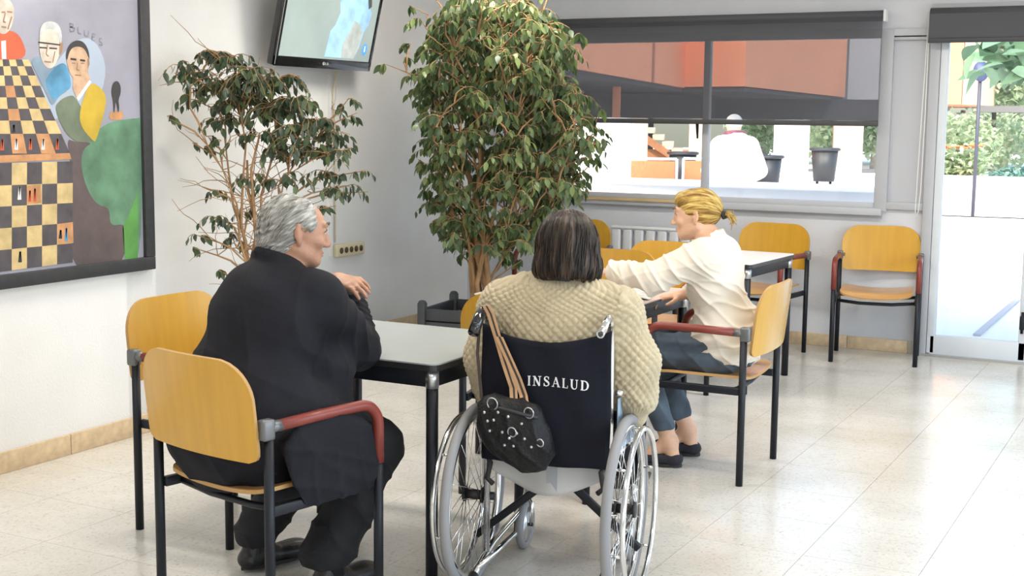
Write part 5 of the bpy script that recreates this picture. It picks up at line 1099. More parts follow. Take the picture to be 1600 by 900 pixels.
# ---------------------------------------------------------------- people
def A3(*p): return np.array(p, float)
def hair_attr(o, org, c, r, f, u, mode):
    n = len(o.data.vertices); co = np.empty(n*3, np.float32); o.data.vertices.foreach_get('co', co); V = co.reshape(-1, 3)+np.array(org)-c
    x, y, z = V@r, V@f, V@u
    if mode == 'down': a = np.arctan2(x, -y-.0); add_attr(o, 'strand', np.stack([a*13, (z+.6*np.abs(x))*9, np.hypot(x, y)*4], 1))
    elif mode == 'back': a = np.arctan2(x, z+.0); add_attr(o, 'strand', np.stack([a*12, y*14+z*6, np.hypot(x, z)*8], 1))
    else: add_attr(o, 'strand', np.stack([(.8*z-.6*y)*95, (.8*y+.6*z)*11, x*34], 1))
def strands(parent, name, m, V, Q, N, n, L, dirfn, seed, rad=.0011, lift=.004):
    """loose locks lying on the hair, as thin ribbons"""
    g = np.random.default_rng(seed); idx = g.integers(0, len(V), n); b = MB()
    for i in idx:
        p = V[i]; d = dirfn(p)
        if d is None: continue
        nn = N[i]; pts = []; ll = L*g.uniform(.5, 1.2); q = p.copy(); w = np.cross(d, nn)*g.uniform(-.35, .35)
        for k in range(5):
            pts.append(q+nn*(lift*sin(pi*k/4)*g.uniform(.5, 1.2)+.0005)); dd = dirfn(q); dd = d if dd is None else dd; q = q+(dd+w*.6)*ll/4
            # stay on the surface
            j = np.argmin(((V-q)**2).sum(1)); q = V[j]*.8+q*.2
        b.tube([tuple(a) for a in pts], [rad, rad*1.3, rad*1.3, rad, rad*.4], 4, cap=False)
    o = b.build(name, m, parent); return o
# ================= the man in the black coat
man = empty('person', (-2.62, 3.2, 0), 0, 'grey-haired man in a black coat sitting with his back to us at the left table', 'person')
fm = A3(.19, .98, 0); rm = A3(.98, -.19, 0); Rm_ = np.stack([rm, fm, A3(0, 0, 1)], 1)
F = Field((-2.98, 2.95, .02), (-2.22, 3.98, 1.36), .0045)
mc = A3(*(-2.574,3.410,1.178)); r_, f_, u_, PH = head(F, mc, (.66, .75, -.10), (.05, .12, 1), .99, old=True)
nb = A3(-2.60, 3.35, 1.05)
F.cone(nb, mc+A3(-.015, -.02, -.05), .062, .058, .03); F.ell((-2.60, 3.26, .88), (.18, .12, .19), Rm_, .05); F.ell((-2.62, 3.20, .64), (.17, .14, .16), Rm_, .06)
SR, SL, ER, EL = A3(-2.440, 3.345, .985), A3(-2.735, 3.40, .980), A3(-2.475, 3.605, .79), A3(-2.80, 3.74, .83)
WR, WL = A3(-2.575, 3.735, .925), A3(*(-2.619,3.700,0.996))
for sh, el, wr in ((SR, ER, WR), (SL, EL, WL)):
    F.cone(nb, sh, .05, .06, .03); F.cone(sh, el, .05, .042, .02); F.cone(el, wr, .040, .026, .015)
hand(F, WL, A3(*(-2.400,3.620,0.953))-WL+A3(0.02, 0, .035), (-.1, .35, -1), .30, 1.0, -1, curls=(.36, .32, .30, .34))
hand(F, WR, (-.7, .05, .25), (0, .6, -.8), .5, .95, 1)
HR, HL, KR, KL, AR, AL = A3(-2.53, 3.22, .54), A3(-2.71, 3.25, .54), A3(-2.415, 3.625, .455), A3(-2.675, 3.69, .50), A3(-2.47, 3.42, .12), A3(-2.83, 3.50, .11)
for h_, k_, a_ in ((HR, KR, AR), (HL, KL, AL)):
    F.cone(h_, k_, .075, .055, .03); F.cone(k_, a_, .052, .036, .02); F.cone(a_, a_+fm*.06-A3(0, 0, .075), .030, .022, .02)
body = skin('body', F, skin_old, man, 1)
# coat
F = Field((-3.02, 2.90, .30), (-2.20, 3.95, 1.20), .007)
F.ell((-2.615, 3.20, .67), (.225, .185, .24), Rm_, .05); F.ell((-2.595, 3.27, .90), (.205, .160, .17), Rm_, .07)
F.cone(SL+A3(.02, 0, -.02), SR+A3(-.02, 0, -.02), .088, .088, .06); F.ell((-2.60, 3.29, 1.02), (.15, .10, .085), Rm_, .06)
F.cone(SR, ER, .088, .078, .05); F.cone(ER, WR+A3(.0, -.01, -.02), .076, .056, .03); F.cone(SL, EL, .085, .075, .05); F.cone(EL, WL+(EL-WL)*.15, .072, .050, .03)
F.cone((-2.62, 3.42, .80), (-2.60, 3.40, .60), .13, .15, .06)
F.ell((-2.64, 3.12, .55), (.235, .13, .15), Rm_, .06)                                       # back of the coat pooling on the seat
F.chain([A3(-2.435, 3.16, .49), A3(-2.405, 3.34, .475), A3(-2.385, 3.46, .475)], [.115, .115, .10], .05, flat=(rm, .42))   # skirt over the right thigh
F.chain([A3(-2.44, 3.18, .60), A3(-2.42, 3.36, .53)], [.10, .09], .05, flat=(rm, .6)); F.cone((-2.50, 3.42, .74), (-2.50, 3.40, .60), .115, .12, .06)
F.chain([A3(-2.43, 3.18, .62), A3(-2.325, 3.16, .57), A3(-2.305, 3.22, .53), A3(-2.290, 3.30, .53), A3(-2.33, 3.36, .56)], [.10, .09, .10, .10, .10], .06, flat=(rm, .22)); F.chain([A3(-2.308, 3.17, .46), A3(-2.284, 3.31, .46)], [.09, .09], .03, flat=(rm, .2)); F.cone((-2.40, 3.25, .62), (-2.33, 3.27, .56), .09, .06, .06, flat=(rm, .6)); F.ell((-2.3, 3.25, -.115), (1.2, 1.2, .505), None, .01, 'sub')
F.chain([A3(-2.82, 3.20, .54), A3(-2.80, 3.42, .56)], [.09, .09], .05, flat=(rm, .5))
# collar
for k in range(14):
    a = 2*pi*k/14; a2 = 2*pi*(k+1)/14; pc_ = lambda t: nb+rm*.078*cos(t)+fm*(.078*sin(t)+.012)+A3(0, 0, .028-.045*sin(t))+(-rm*.0)
    F.cone(pc_(a), pc_(a2), .016, .016, .014, flat=None)
F.cone(nb+A3(0, 0, -.05), nb+A3(0, 0, .0), .092, .080, .04)
def coatd(V):
    d = .007*folds(V, (.25, .3, 1), 26, 3, 3)*np.clip((1.0-V[:, 2])/.5, .15, 1)+.006*folds(V, (1, .2, .35), 19, 5, 3)+.005*sn(V, 17, 9)
    nearR = np.exp(-(((V-(ER+WR)/2)**2).sum(1))/.012); d += nearR*.011*folds(V, (WR-ER), 85, 12, 2); nearS = np.exp(-(((V-(SR*.4+ER*.6))**2).sum(1))/.02); d += nearS*.010*folds(V, (ER-SR)+A3(.1, 0, .2), 48, 14, 2.5)
    low = np.clip((.62-V[:, 2])/.2, 0, 1); d += low*.008*folds(V, (.3, 1, .1), 34, 7, 2); return d-.006
coat = skin('coat', F, coat_m, man, 2, coatd)
for p_ in ((-2.353,3.200,0.603), (-2.310,3.330,0.593)):
    b = MB(); q_ = np.array(p_)-np.array(man.location); b.ball((q_[0]+.012, q_[1]-.02, q_[2]), .006, 10, 8); b.build('snap_button', dull_chrome, man)
# trousers
F = Field((-2.98, 2.98, .04), (-2.20, 3.95, .72), .0065)
F.ell((-2.62, 3.20, .55), (.19, .16, .115), Rm_, .05)
for h_, k_, a_, w0, w1 in ((HR, KR, AR, .098, .090), (HL, KL, AL, .095, .078)):
    F.cone(h_, k_, .105, .088, .04); F.ell(k_+A3(0, .0, .0), (.085, .085, .08), None, .03); m_ = k_*.45+a_*.55; F.cone(k_, m_, .086, w0*.88, .03); F.cone(m_, a_+A3(0, 0, .015), w0*.88, w1, .03)
    F.ell(a_+A3(0, 0, -.075), (.2, .2, .055), None, .012, 'sub')
def trd(V): return .008*folds(V, (.2, .6, 1), 30, 21, 2.5)+.006*folds(V, (1, .1, .5), 32, 23, 3)-.006+.004*sn(V, 24, 2)
skin('trousers', F, trouser_m, man, 2, trd)
def shoe(parent, heel, d, L_=.28, w=.048, m=None, h=.075, tilt_=0, slip=False, sole=True):
    d = np.array(d, float); d /= np.linalg.norm(d); s_ = np.cross(d, A3(0, 0, 1)); s_ /= np.linalg.norm(s_); u_2 = np.cross(s_, d); heel = np.array(heel, float); Rr = np.stack([s_, d, u_2], 1)
    P_ = lambda x, y, z: heel+s_*x+d*y+u_2*z
    F = Field(heel-A3(.36, .36, .08), heel+A3(.36, .36, .2), .005)
    F.cone(P_(0, .03, .035), P_(0, .10, .036), w*.80, w*.86, .02, flat=(u_2, .8)); F.cone(P_(0, .10, .034), P_(.004, L_-.06, .030), w*.9, w, .02, flat=(u_2, .62)); F.ell(P_(.004, L_-.07, .030), (w*1.0, .07, .030), Rr, .02)
    F.cone(P_(0, .035, .03), P_(0, .045, h), w*.72, w*.66, .02)
    if not slip: F.cone(P_(0, .10, .05), P_(0, .06, h), .036, .036, .02)
    else: F.ell(P_(0, .065, h+.012), (w*.66, .060, .040), Rr, .008, 'sub')
    F.ell(P_(0, L_/2, -.195), (.6, .6, .2), Rr, .004, 'sub')
    o = skin('shoe', F, m or shoe_m, parent, 2)
    if sole:
        b = MB(); pts = []
        for k in range(28):
            a = 2*pi*k/28; y_ = L_/2-.005+(L_/2-.003)*sin(a); ww = w*(.92 if y_ > L_*.5 else .74)+.002; pts.append((ww*cos(a)*(1-.12*sin(a)**8), y_))
        V = [P_(x, y, .0) for x, y in pts]+[P_(x, y, .013) for x, y in pts]; V = [v_-np.array(parent.location) for v_ in V]; n = len(pts)
        b.add([tuple(v_) for v_ in V], [tuple(range(n-1, -1, -1)), tuple(range(n, 2*n))]+[(i, (i+1) % n, n+(i+1) % n, n+i) for i in range(n)], True)
        b.build('sole', rubber, o)
    return o
for a_ in (AR, AL):
    b = MB(); b.tube([tuple(a_+A3(0, 0, .12)-np.array(man.location)), tuple(a_-np.array(man.location)), tuple(a_+fm*.02-A3(0, 0, .06)-np.array(man.location))], [.044, .043, .045], 14); b.build('sock', trouser_m, man)
shoe(man, AR-A3(0, 0, .115)-fm*.055, fm); shoe(man, AL-A3(0, 0, .105)-fm*.06+A3(0, 0, .004), fm+A3(.10, 0, 0))
# hair of the man
def build_hair(parent, c, ax, m, spec, mode, disp, name='hair', h=.003):
    r, f, u = ax; Rm2 = np.stack([r, f, u], 1); F = Field(c-A3(.19, .19, .21), c+A3(.19, .19, .19), h); P = lambda x, y, z: c+r*x+f*y+u*z
    spec(F, P, Rm2); V, Q = F.mesh(); V = relax(V, Q, 1)
    L_ = V-c; X_ = np.stack([L_@r, L_@f, L_@u], 1); N = normals(V, Q); V = V+N*disp(X_)[:, None]
    o = link(name, npmesh(name, V-np.array(parent.location), Q), m, parent); hair_attr(o, parent.location, c, r, f, u, mode); return o, V, Q, N
grey_h = hairmat('grey_hair_strands', (.20, .195, .18), (.36, .35, .33), (.60, .59, .56))
def spec(F, P, Rr):
    F.ell(P(0, -.022, .032), (.081, .100, .090), Rr, .02); F.ell(P(0, -.055, -.03), (.070, .062, .062), Rr, .03)
    for x in (-1, 1): F.ell(P(x*.058, .005, .028), (.022, .042, .045), Rr, .02)
    F.ell(P(0, .125, .0), (.12, .085, .075), Rr, .012, 'sub'); F.ell(P(0, .095, .075), (.06, .050, .055), Rr, .02, 'sub')
    for x in (-1, 1): F.ell(P(x*.088, .006, -.010), (.03, .028, .038), Rr, .006, 'sub'); F.ell(P(x*.06, .065, -.03), (.05, .05, .05), Rr, .01, 'sub')
    F.ell(P(0, -.01, -.155), (.14, .14, .07), Rr, .02, 'sub')
def gd(X_):
    return .0035*folds(X_*A3(1, 1, 1.6), (.5, -.4, 1), 140, 31, 1.5)+.004*sn(X_, 60, 5)-.001
hg, HV, HQ, HN = build_hair(man, mc, (r_, f_, u_), grey_h, spec, 'side', gd)
def comb(c, r, f, u, kind):
    def fn(p):
        x, y, z = (p-c)@r, (p-c)@f, (p-c)@u
        if kind == 'sweep': d = -f*.75-u*(.35+.9*max(0, -y*6))+f*0; d = d-u*.25
        elif kind == 'down': d = -u+(-f*.1 if y < 0 else f*.1)
        else: t_ = c-f*.10+u*.005; d = t_-p
        return d/np.linalg.norm(d)
    return fn
locs = strands(man, 'hair_locks', grey_h, HV, HQ, HN, 420, .06, comb(mc, r_, f_, u_, 'sweep'), 3, .0013, .005)
locs.data.transform(Matrix.Translation(-Vector(man.location))); hair_attr(locs, man.location, mc, r_, f_, u_, 'side'); locs['kind'] = 'stuff'
def face_bits(parent, PH, ax, browm, lipm, s=1, closed=False):
    r, f, u = ax; o_ = np.array(parent.location)
    for x in (-1, 1):
        b = MB(); b.tube([tuple(PH(x*a, y, z)-o_) for a, y, z in ((.013, .1005, .036), (.026, .0985, .042), (.040, .090, .042), (.050, .080, .036))], [.003*s, .004*s, .0035*s, .0015*s], 6); b.build('eyebrow', browm, parent)
        b = MB(); b.ball(tuple(PH(x*.031, .0790, .0125)-o_), .0118*s, 12, 10); e = b.build('eye', mat('eye_white', (.62, .60, .56), .25), parent)
        b = MB(); b.ball(tuple(PH(x*.031, .0865, .0125)-o_), .0050*s, 10, 8); b.build('iris', mat('dark_iris', (.04, .025, .015), .2), e)
        b = MB(); b.tube([tuple(PH(x*a, y, z)-o_) for a, y, z in ((.018, .0885, .013), (.026, .0925, .019), (.036, .0915, .019), (.046, .083, .011))], .0016*s, 6); b.build('eyelid', browm, parent)
    b = MB(); b.tube([tuple(PH(a, y, z)-o_) for a, y, z in ((-.021, .084, -.0595), (-.010, .0895, -.0575), (0, .0905, -.0585), (.010, .0895, -.0575), (.021, .084, -.0595))], [.001, .0036, .0038, .0036, .001], 6)
    b.tube([tuple(PH(a, y, z)-o_) for a, y, z in ((-.018, .084, -.0645), (-.008, .0885, -.0660), (.008, .0885, -.0660), (.018, .084, -.0645))], [.001, .0042, .0042, .001], 6); b.build('lips', lipm, parent)
face_bits(man, PH, (r_, f_, u_), mat('dark_grey_brow', (.13, .12, .11), .8), mat('brownish_lips', (.42, .19, .14), .5), .99)
for p_ in ((-2.535, 3.49, .60),): pass
for (a, z_) in ((.0, .0),): pass
# ================= the woman in the wheelchair
wom = empty('person', (-1.857, 3.797, 0), 0, 'woman with a dark brown bob in a beige knitted jumper sitting in the wheelchair', 'person')
fw = A3(-sin(.188), cos(.188), 0); rw = A3(cos(.188), sin(.188), 0); Rw = np.stack([rw, fw, A3(0, 0, 1)], 1); ow = A3(-1.857, 3.797, 0)
Lw = lambda x, y, z: ow+rw*x+fw*y+A3(0, 0, z)
F = Field((-2.30, 3.60, .15), (-1.35, 4.65, 1.30), .006)
wc = A3(*(-1.850,3.900,1.129)); wr_, wf_, wu_, PW = head(F, wc, (-.30, .95, -.12), (0, .1, 1), .97)
wnb = Lw(.012, .10, 1.0); F.cone(wnb, wc+A3(0, -.02, -.05), .055, .052, .03); F.ell(Lw(0, .12, .86), (.17, .11, .18), Rw, .05); F.ell(Lw(0, .13, .62), (.18, .13, .16), Rw, .06)
wSL, wSR, wEL, wER, wWL, wWR = Lw(-.175, .10, .935), Lw(.185, .10, .93), Lw(-.235, .10, .70), Lw(.250, .115, .70), Lw(-.16, .34, .66), Lw(.17, .36, .64)
for a, b_, c_ in ((wSL, wEL, wWL), (wSR, wER, wWR)): F.cone(wnb, a, .05, .05, .03); F.cone(a, b_, .045, .038, .02); F.cone(b_, c_, .036, .025, .02)
hand(F, wWL, rw*.5+fw*.8, (0, 0, -1), .3, .92, 1); hand(F, wWR, -rw*.5+fw*.8, (0, 0, -1), .3, .92, -1)
for s in (-1, 1):
    F.cone(Lw(s*.09, .14, .55), Lw(s*.09, .52, .56), .08, .055, .03); F.cone(Lw(s*.09, .52, .56), Lw(s*.11, .66, .25), .05, .035, .02)
skin('body', F, skin_w, wom, 1)
F = Field((-2.35, 3.58, .48), (-1.30, 4.35, 1.12), .0042)
F.ell(Lw(.0, .095, .76), (.225, .150, .26), Rw, .06); F.ell(Lw(.0, .075, .90), (.205, .135, .125), Rw, .06); F.cone(Lw(-.175, .085, .930), Lw(.185, .085, .925), .080, .080, .05)
F.cone(Lw(-.08, .085, .975), Lw(.09, .085, .975), .072, .072, .05)
F.cone(wSL+A3(0, 0, -.01), Lw(-.232, .09, .76), .082, .080, .05); F.cone(Lw(-.232, .09, .76), Lw(-.222, .12, .655), .077, .066, .04); F.cone(Lw(-.225, .14, .66), wWL, .062, .045, .03)
F.cone(wSR+A3(0, 0, -.01), Lw(.248, .10, .76), .083, .083, .05); F.cone(Lw(.248, .10, .76), Lw(.256, .115, .66), .080, .070, .04); F.cone(Lw(.256, .12, .67), Lw(.252, .13, .632), .066, .056, .03); F.cone(Lw(.252, .13, .632), Lw(.252, .135, .585), .046, .042, .012); F.cone(Lw(.26, .15, .67), wWR, .055, .042, .03)
F.ell(Lw(-.215, .10, .60), (.05, .06, .05), Rw, .03)
F.ell(Lw(.012, .12, 1.085), (.062, .062, .062), Rw, .012, 'sub')
def knitd(V):
    L_ = V-Lw(.0, .10, 0); x = L_@rw; y = L_@fw; z = V[:, 2]; arm = np.abs(x) > .215
    ang = np.where(arm, np.arctan2(x-np.sign(x)*.25, -y)*.09, np.arctan2(x, -(y-.02)+.12)*.30); up_ = np.clip((z-.93)/.09, 0, 1); vv = z-up_*(y*1.0)*.8-.0
    c_ = .031; p = np.sin(pi*(ang+vv)/c_); q_ = np.sin(pi*(ang-vv)/c_); k_ = np.sqrt(np.abs(p*q_)); rib = (z < .625) & (x > .2); k2 = np.abs(np.sin(np.arctan2(x-.262, y)*14))
    big = .006*folds(V, (.2, .2, 1), 20, 44, 2)*np.clip((.82-z)/.1, 0, 1)+.004*sn(V, 14, 6)+.006*folds(V, (1, .2, .9), 26, 48, 2.5)*arm
    neck = (z > 1.005) & (np.hypot(x-.012, y-.02) < .13)
    return np.where(rib, .005*k2, np.where(neck, .003*np.abs(np.sin(np.arctan2(x, y)*26)), .0092*k_))-.004+big
skin('jumper', F, knit_m, wom, 2, knitd)
F = Field((-2.30, 3.70, .44), (-1.45, 4.75, .80), .007); F.ell(Lw(0, .14, .57), (.19, .15, .10), Rw, .04)
F2 = Field((-2.35, 3.75, .18), (-1.45, 4.75, .75), .008)
F2.ell(Lw(0, .14, .57), (.18, .14, .10), Rw, .04)
for s in (-1, 1): F2.cone(Lw(s*.09, .16, .565), Lw(s*.09, .52, .57), .095, .075, .03); F2.cone(Lw(s*.09, .52, .56), Lw(s*.11, .64, .30), .072, .06, .03)
skin('trousers', F2, trouser_m, wom, 2, trd)
for s in (-1, 1): shoe(wom, Lw(s*.11, .62, .222), fw, .24, .042, shoe_v)
# black scarf at the neck
b = MB()
for k in range(3):
    pts = [tuple(Lw(.008+.078*cos(a), .092+.074*sin(a), 1.026+.014*k+.006*sin(3*a+k)-.012*sin(a)) -ow) for a in np.linspace(0, 2*pi, 25)]; b.tube(pts, .012, 8, cap=False)
b.build('scarf', mat('black_scarf', (.015, .016, .022), .7, var=.6, vscale=40, col2=(.05, .055, .07)), wom)
brown_h = hairmat('dark_brown_hair', (.009, .006, .0045), (.024, .015, .010), (.085, .055, .036))
def spec(F, P, Rr):
    F.ell(P(0, -.015, .030), (.090, .108, .094), Rr, .02); F.cone(P(0, -.018, .01), P(.004, -.012, -.058), .100, .113, .03, flat=(Rr[:, 1], .92))
    F.ell(P(0, -.07, -.05), (.080, .045, .07), Rr, .03)
    F.ell(P(0, .125, -.03), (.062, .085, .11), Rr, .015, 'sub'); F.ell(P(0, .02, -.09), (.070, .07, .10), Rr, .012, 'sub'); F.ell(P(0, 0, -.196), (.25, .25, .110), Rr, .012, 'sub')
def bd(X_):
    a = np.arctan2(X_[:, 0], -X_[:, 1]); return .0026*(1-np.abs(np.sin(a*15+2*sn(X_*A3(1, 1, .35), 22, 3))))**1.2+.002*sn(X_*A3(1, 1, .15), 90, 8)
hb, HV, HQ, HN = build_hair(wom, wc, (wr_, wf_, wu_), brown_h, spec, 'down', bd)
locs = strands(wom, 'hair_locks', brown_h, HV, HQ, HN, 420, .10, comb(wc, wr_, wf_, wu_, 'down'), 5, .0013, .003)
locs.data.transform(Matrix.Translation(-Vector(wom.location))); hair_attr(locs, wom.location, wc, wr_, wf_, wu_, 'down'); locs['kind'] = 'stuff'
face_bits(wom, PW, (wr_, wf_, wu_), MATS['dark_grey_brow'], MATS['brownish_lips'], .97)
# ================= the blond woman
gw = empty('person', (-1.88, 5.57, 0), 0, 'blond woman in a cream shirt and jeans leaning over the middle table', 'person')
gf = A3(-1, -.02, 0); gr = A3(-.02, 1, 0); Rg = np.stack([gr, gf, A3(0, 0, 1)], 1)
F = Field((-2.62, 5.10, .02), (-1.62, 5.98, 1.32), .005)
gc = A3(*(-2.004,5.530,1.129)); gr_, gf_, gu_, PG = head(F, gc, (-.97, -.24, -.05), (-.05, 0, 1), .95, es=.82)
gnb = A3(-1.935, 5.53, 1.03); F.cone(gnb, gc+A3(.018, 0, -.05), .050, .046, .03); F.ell((-1.90, 5.54, .87), (.155, .10, .17), Rg, .05); F.ell((-1.87, 5.57, .63), (.165, .12, .16), Rg, .06)
gSL, gSR = A3(-1.915, 5.385, .975), A3(-1.93, 5.68, .97); gEL = A3(*(-2.120,5.330,0.881)); gWL = A3(*(-2.307,5.360,0.883)); gER, gWR = A3(-2.02, 5.77, .80), A3(*(-2.114,5.660,0.754))
for a, b_, c_ in ((gSL, gEL, gWL), (gSR, gER, gWR)): F.cone(gnb, a, .045, .05, .03); F.cone(a, b_, .045, .036, .02); F.cone(b_, c_, .034, .024, .02)
hand(F, gWL, (-1, .05, -.12), (.0, .15, -1), .35, .95, -1, curls=(.30, .36, .4, .45)); hand(F, gWR, A3(*(-2.193,5.600,0.744))-gWR, (0, -.1, -1), .45, .95, 1)
gHL, gHR, gKL, gKR, gAL, gAR = A3(-1.89, 5.48, .53), A3(-1.89, 5.66, .53), A3(-2.235, 5.45, .53), A3(-2.26, 5.68, .53), A3(*(-2.084,5.490,0.115)), A3(*(-2.081,5.720,0.121))
for h_, k_, a_ in ((gHL, gKL, gAL), (gHR, gKR, gAR)):
    F.cone(h_, k_, .075, .055, .03); F.cone(k_, a_, .050, .036, .02); F.cone(a_, A3(a_[0]-.10, a_[1]-.02, .04), .034, .026, .02); F.cone(a_, A3(a_[0]+.02, a_[1], .045), .034, .03, .02)
skin('body', F, skin_f, gw, 1)
F = Field((-2.52, 5.12, .44), (-1.60, 5.95, 1.12), .005)
F.ell((-1.865, 5.57, .64), (.185, .145, .17), Rg, .05); F.ell((-1.905, 5.535, .86), (.180, .125, .17), Rg, .06); F.cone(gSL+A3(.01, .02, -.02), gSR+A3(.01, -.02, -.02), .075, .075, .05); F.ell((-1.925, 5.53, 1.0), (.12, .08, .06), Rg, .05)
F.cone(gSL, gEL+A3(0, 0, -.012), .078, .070, .04); F.cone(gEL+A3(0, 0, -.012), gWL, .068, .052, .03); F.cone(gSR, gER, .072, .06, .04); F.cone(gER, gWR+(gER-gWR)*.35, .058, .042, .03)
F.ell((-1.845, 5.57, .55), (.20, .150, .085), Rg, .05)
for k in range(12):
    a = 2*pi*k/12; a2 = 2*pi*(k+1)/12; pc_ = lambda t: gnb+gr*.060*cos(t)+gf*(.060*sin(t)+.008)+A3(0, 0, .012-.024*sin(t)); F.cone(pc_(a), pc_(a2), .011, .011, .014)
F.ell((-1.87, 5.57, .40), (.40, .40, .085), None, .008, 'sub')
def shd(V):
    d = .008*folds(V, (-.2, .2, 1), 40, 61, 3)*np.clip((.98-V[:, 2])/.25, 0, 1)*1.2+.009*folds(V, (.8, 0, .6), 36, 66, 3.2)+.004*sn(V, 22, 3)
    ar = np.exp(-((V-(gEL+gWL)/2)**2).sum(1)/.02); d += ar*.008*folds(V, (1, .1, .5), 52, 70, 1.8); s2 = np.exp(-((V-A3(-1.95, 5.38, .90))**2).sum(1)/.012); d += s2*.009*folds(V, (.6, 0, 1), 60, 73, 2); return d-.007
skin('shirt', F, shirt_m, gw, 2, shd)
F = Field((-2.42, 5.30, .12), (-1.62, 5.90, .68), .006); F.ell((-1.86, 5.57, .545), (.18, .15, .10), Rg, .05)
for h_, k_, a_ in ((gHL, gKL, gAL), (gHR, gKR, gAR)):
    e_ = a_*.80+k_*.20; F.cone(h_, k_, .098, .078, .04); F.cone(k_, e_, .076, .052, .03); F.ell(e_+(a_-k_)/np.linalg.norm(a_-k_)*.085, (.10, .10, .052), None, .008, 'sub')
skin('jeans', F, denim_m, gw, 2, lambda V: .006*folds(V, (.9, .1, .5), 34, 81, 2.5)+.003*sn(V, 30, 2)-.004)
for a_, dz in ((gAL, .0), (gAR, .0)): shoe(gw, A3(a_[0]+.058, a_[1]+.008, .004), (-.985, -.12, 0), .235, .043, shoe_v, .062, slip=True)
blond_h = hairmat('golden_blond_hair', (.20, .10, .025), (.46, .29, .07), (.72, .55, .20))
def spec(F, P, Rr):
    F.ell(P(0, -.018, .032), (.079, .099, .090), Rr, .02); F.ell(P(0, .045, .075), (.055, .045, .035), Rr, .025)
    F.ell(P(0, .145, .005), (.12, .085, .070), Rr, .012, 'sub')
    for x in (-1, 1): F.ell(P(x*.090, .000, -.010), (.026, .022, .028), Rr, .006, 'sub'); F.ell(P(x*.06, .06, -.045), (.06, .06, .06), Rr, .01, 'sub')
    F.ell(P(0, .03, -.14), (.14, .14, .09), Rr, .02, 'sub')
def gd2(X_):
    a = np.arctan2(X_[:, 0], X_[:, 2]+.001); return .003*(1-np.abs(np.sin(a*12+1.5*sn(X_, 18, 3))))**1.3+.0012*sn(X_, 80, 5)
hh, HV, HQ, HN = build_hair(gw, gc, (gr_, gf_, gu_), blond_h, spec, 'back', gd2)
locs = strands(gw, 'hair_locks', blond_h, HV, HQ, HN, 260, .09, comb(gc, gr_, gf_, gu_, 'tie'), 7, .0012, .003)
locs.data.transform(Matrix.Translation(-Vector(gw.location))); hair_attr(locs, gw.location, gc, gr_, gf_, gu_, 'back'); locs['kind'] = 'stuff'
tie = gc-gf_*.118+gu_*.004; o_ = np.array(gw.location)
b = MB(); b.ring(tuple(tie-o_), tuple(-gf_+gu_*.2), .014, .008, 16, 8); b.ring(tuple(tie-gf_*.008-o_), tuple(-gf_+gu_*.2), .013, .006, 16, 8); b.build('hair_tie', mat('black_tie', (.02, .018, .022), .7), gw)
b = MB(); g_ = random.Random(2)
for k in range(26):
    a = g_.uniform(0, 6.28); s0 = tie-o_+gr_*.008*cos(a)+gu_*.008*sin(a); e1 = s0-gf_*.022+gu_*(.004+g_.gauss(0, .005))+gr_*g_.gauss(0, .006); e2 = e1-gf_*(.018+g_.gauss(0, .006))-gu_*(.020+g_.gauss(0, .008))+gr_*g_.gauss(0, .010); e3 = e2-gu_*(.016+g_.gauss(0, .008))-gf_*g_.gauss(.0, .010)
    b.tube([tuple(s0), tuple(e1), tuple(e2), tuple(e3)], [.0035, .0055, .004, .0008], 6)
pt_ = b.build('ponytail', blond_h, gw); pt_['kind'] = 'stuff'; hair_attr(pt_, gw.location, gc, gr_, gf_, gu_, 'back')
face_bits(gw, PG, (gr_, gf_, gu_), mat('brown_brow', (.20, .12, .06), .8), mat('pink_lips', (.55, .22, .18), .45), .95)
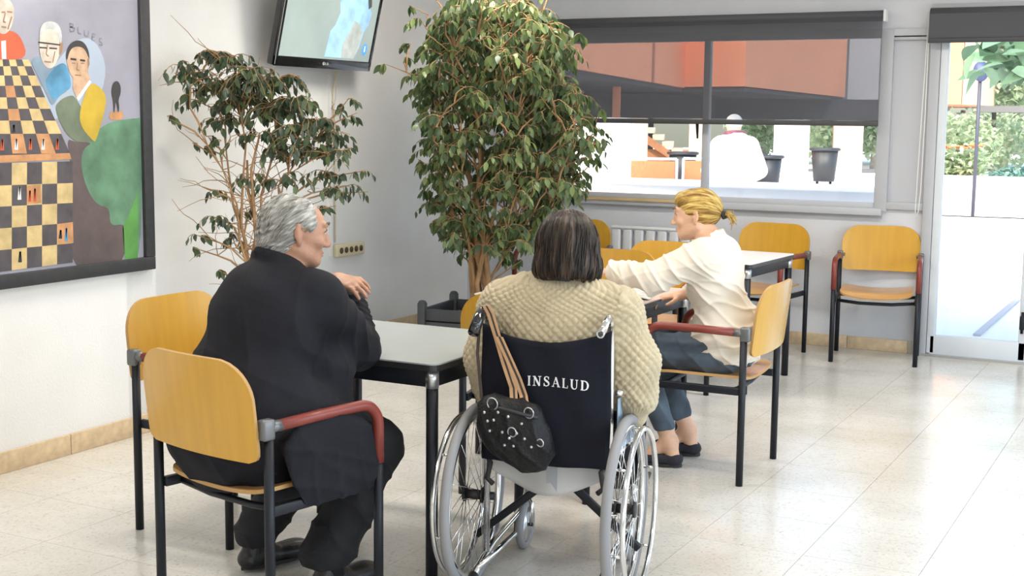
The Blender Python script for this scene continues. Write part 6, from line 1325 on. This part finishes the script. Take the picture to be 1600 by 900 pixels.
# ================= the person outside
op = A3(*(-4.215,12.699,1.220)); per = empty('person', (op[0], op[1], 0), 0, 'stooped person in white with a maroon scarf outside the long window', 'person')
F = Field(op-A3(.45, .45, op[2]), A3(op[0]+.45, op[1]+.45, 1.62), .012); q_ = lambda x, y, z: A3(op[0], op[1], 0)+A3(cos(.45), sin(.45), 0)*x+A3(-sin(.45), cos(.45), 0)*y+A3(0, 0, z)
F.ell(q_(0, .02, 1.18), (.20, .13, .26), None, .06); F.ell(q_(0, 0, .90), (.19, .15, .18), None, .06); F.cone(q_(0, .05, 1.36), q_(0, .10, 1.46), .06, .05, .03); F.ell(q_(0, .12, 1.50), (.075, .09, .09), None, .03)
for s in (-1, 1):
    F.cone(q_(s*.10, 0, .85), q_(s*.10, .04, .45), .09, .06, .03); F.cone(q_(s*.10, .04, .45), q_(s*.10, 0, .08), .055, .04, .02); F.cone(q_(s*.10, -.02, .05), q_(s*.10, .15, .04), .04, .035, .02)
    F.cone(q_(s*.17, .02, 1.30), q_(s*.25, .0, 1.05), .06, .05, .03); F.cone(q_(s*.25, 0, 1.05), q_(s*.20, .20, .95), .045, .03, .02); F.cone(q_(s*.20, .20, .95), q_(s*.19, .27, .94), .035, .02, .02)
skin('body', F, skin_w, per, 1)
F = Field(A3(op[0]-.45, op[1]-.45, .55), A3(op[0]+.45, op[1]+.45, 1.48), .010); F.ell(q_(0, .02, 1.18), (.225, .16, .27), None, .06); F.ell(q_(0, 0, .88), (.22, .18, .22), None, .06)
for s in (-1, 1): F.cone(q_(s*.16, .02, 1.30), q_(s*.255, .0, 1.05), .085, .075, .05); F.cone(q_(s*.255, 0, 1.05), q_(s*.21, .16, .97), .07, .05, .03)
skin('white_shirt', F, mat('white_cotton', (.82, .80, .76), .9), per, 2, lambda V: .008*folds(V, (1, 0, .5), 18, 5, 2)-.004)
b = MB()
for k in range(2): b.tube([tuple(q_(.09*cos(a), .06+.08*sin(a), 1.37+.03*k-.02*sin(a))-A3(op[0], op[1], 0)) for a in np.linspace(0, 2*pi, 21)], .034, 8, cap=False)
b.build('scarf', mat('maroon_scarf', (.16, .05, .07), .8, var=.3, vscale=20), per)
b = MB(); b.ball(tuple(q_(0, .11, 1.525)-A3(op[0], op[1], 0)), .088, 16, 12, (.95, 1.05, .95)); b.build('hair', mat('white_hair', (.75, .75, .73), .8, var=.1, vscale=60, bump=.5, bscale=200), per)
for s in (-1, 1):
    b = MB(); b.tube([tuple(q_(s*.10, 0, .86)-A3(op[0], op[1], 0)), tuple(q_(s*.10, .04, .48)-A3(op[0], op[1], 0)), tuple(q_(s*.10, 0, .12)-A3(op[0], op[1], 0))], [.11, .085, .07], 14); b.build('trouser_leg', mat('grey_trousers', (.12, .12, .14), .8), per)
    shoe(per, q_(s*.10, -.06, .002), q_(0, 1, 0)-q_(0, 0, 0), .26, .045)

def sub(fn,*prs):
    s=open('/workdir/t/'+fn).read()
    for a,b in prs:
        if a not in s: print('MISSING',fn,a[:70])
        s=s.replace(a,b)
    open('/workdir/t/'+fn,'w').write(s)
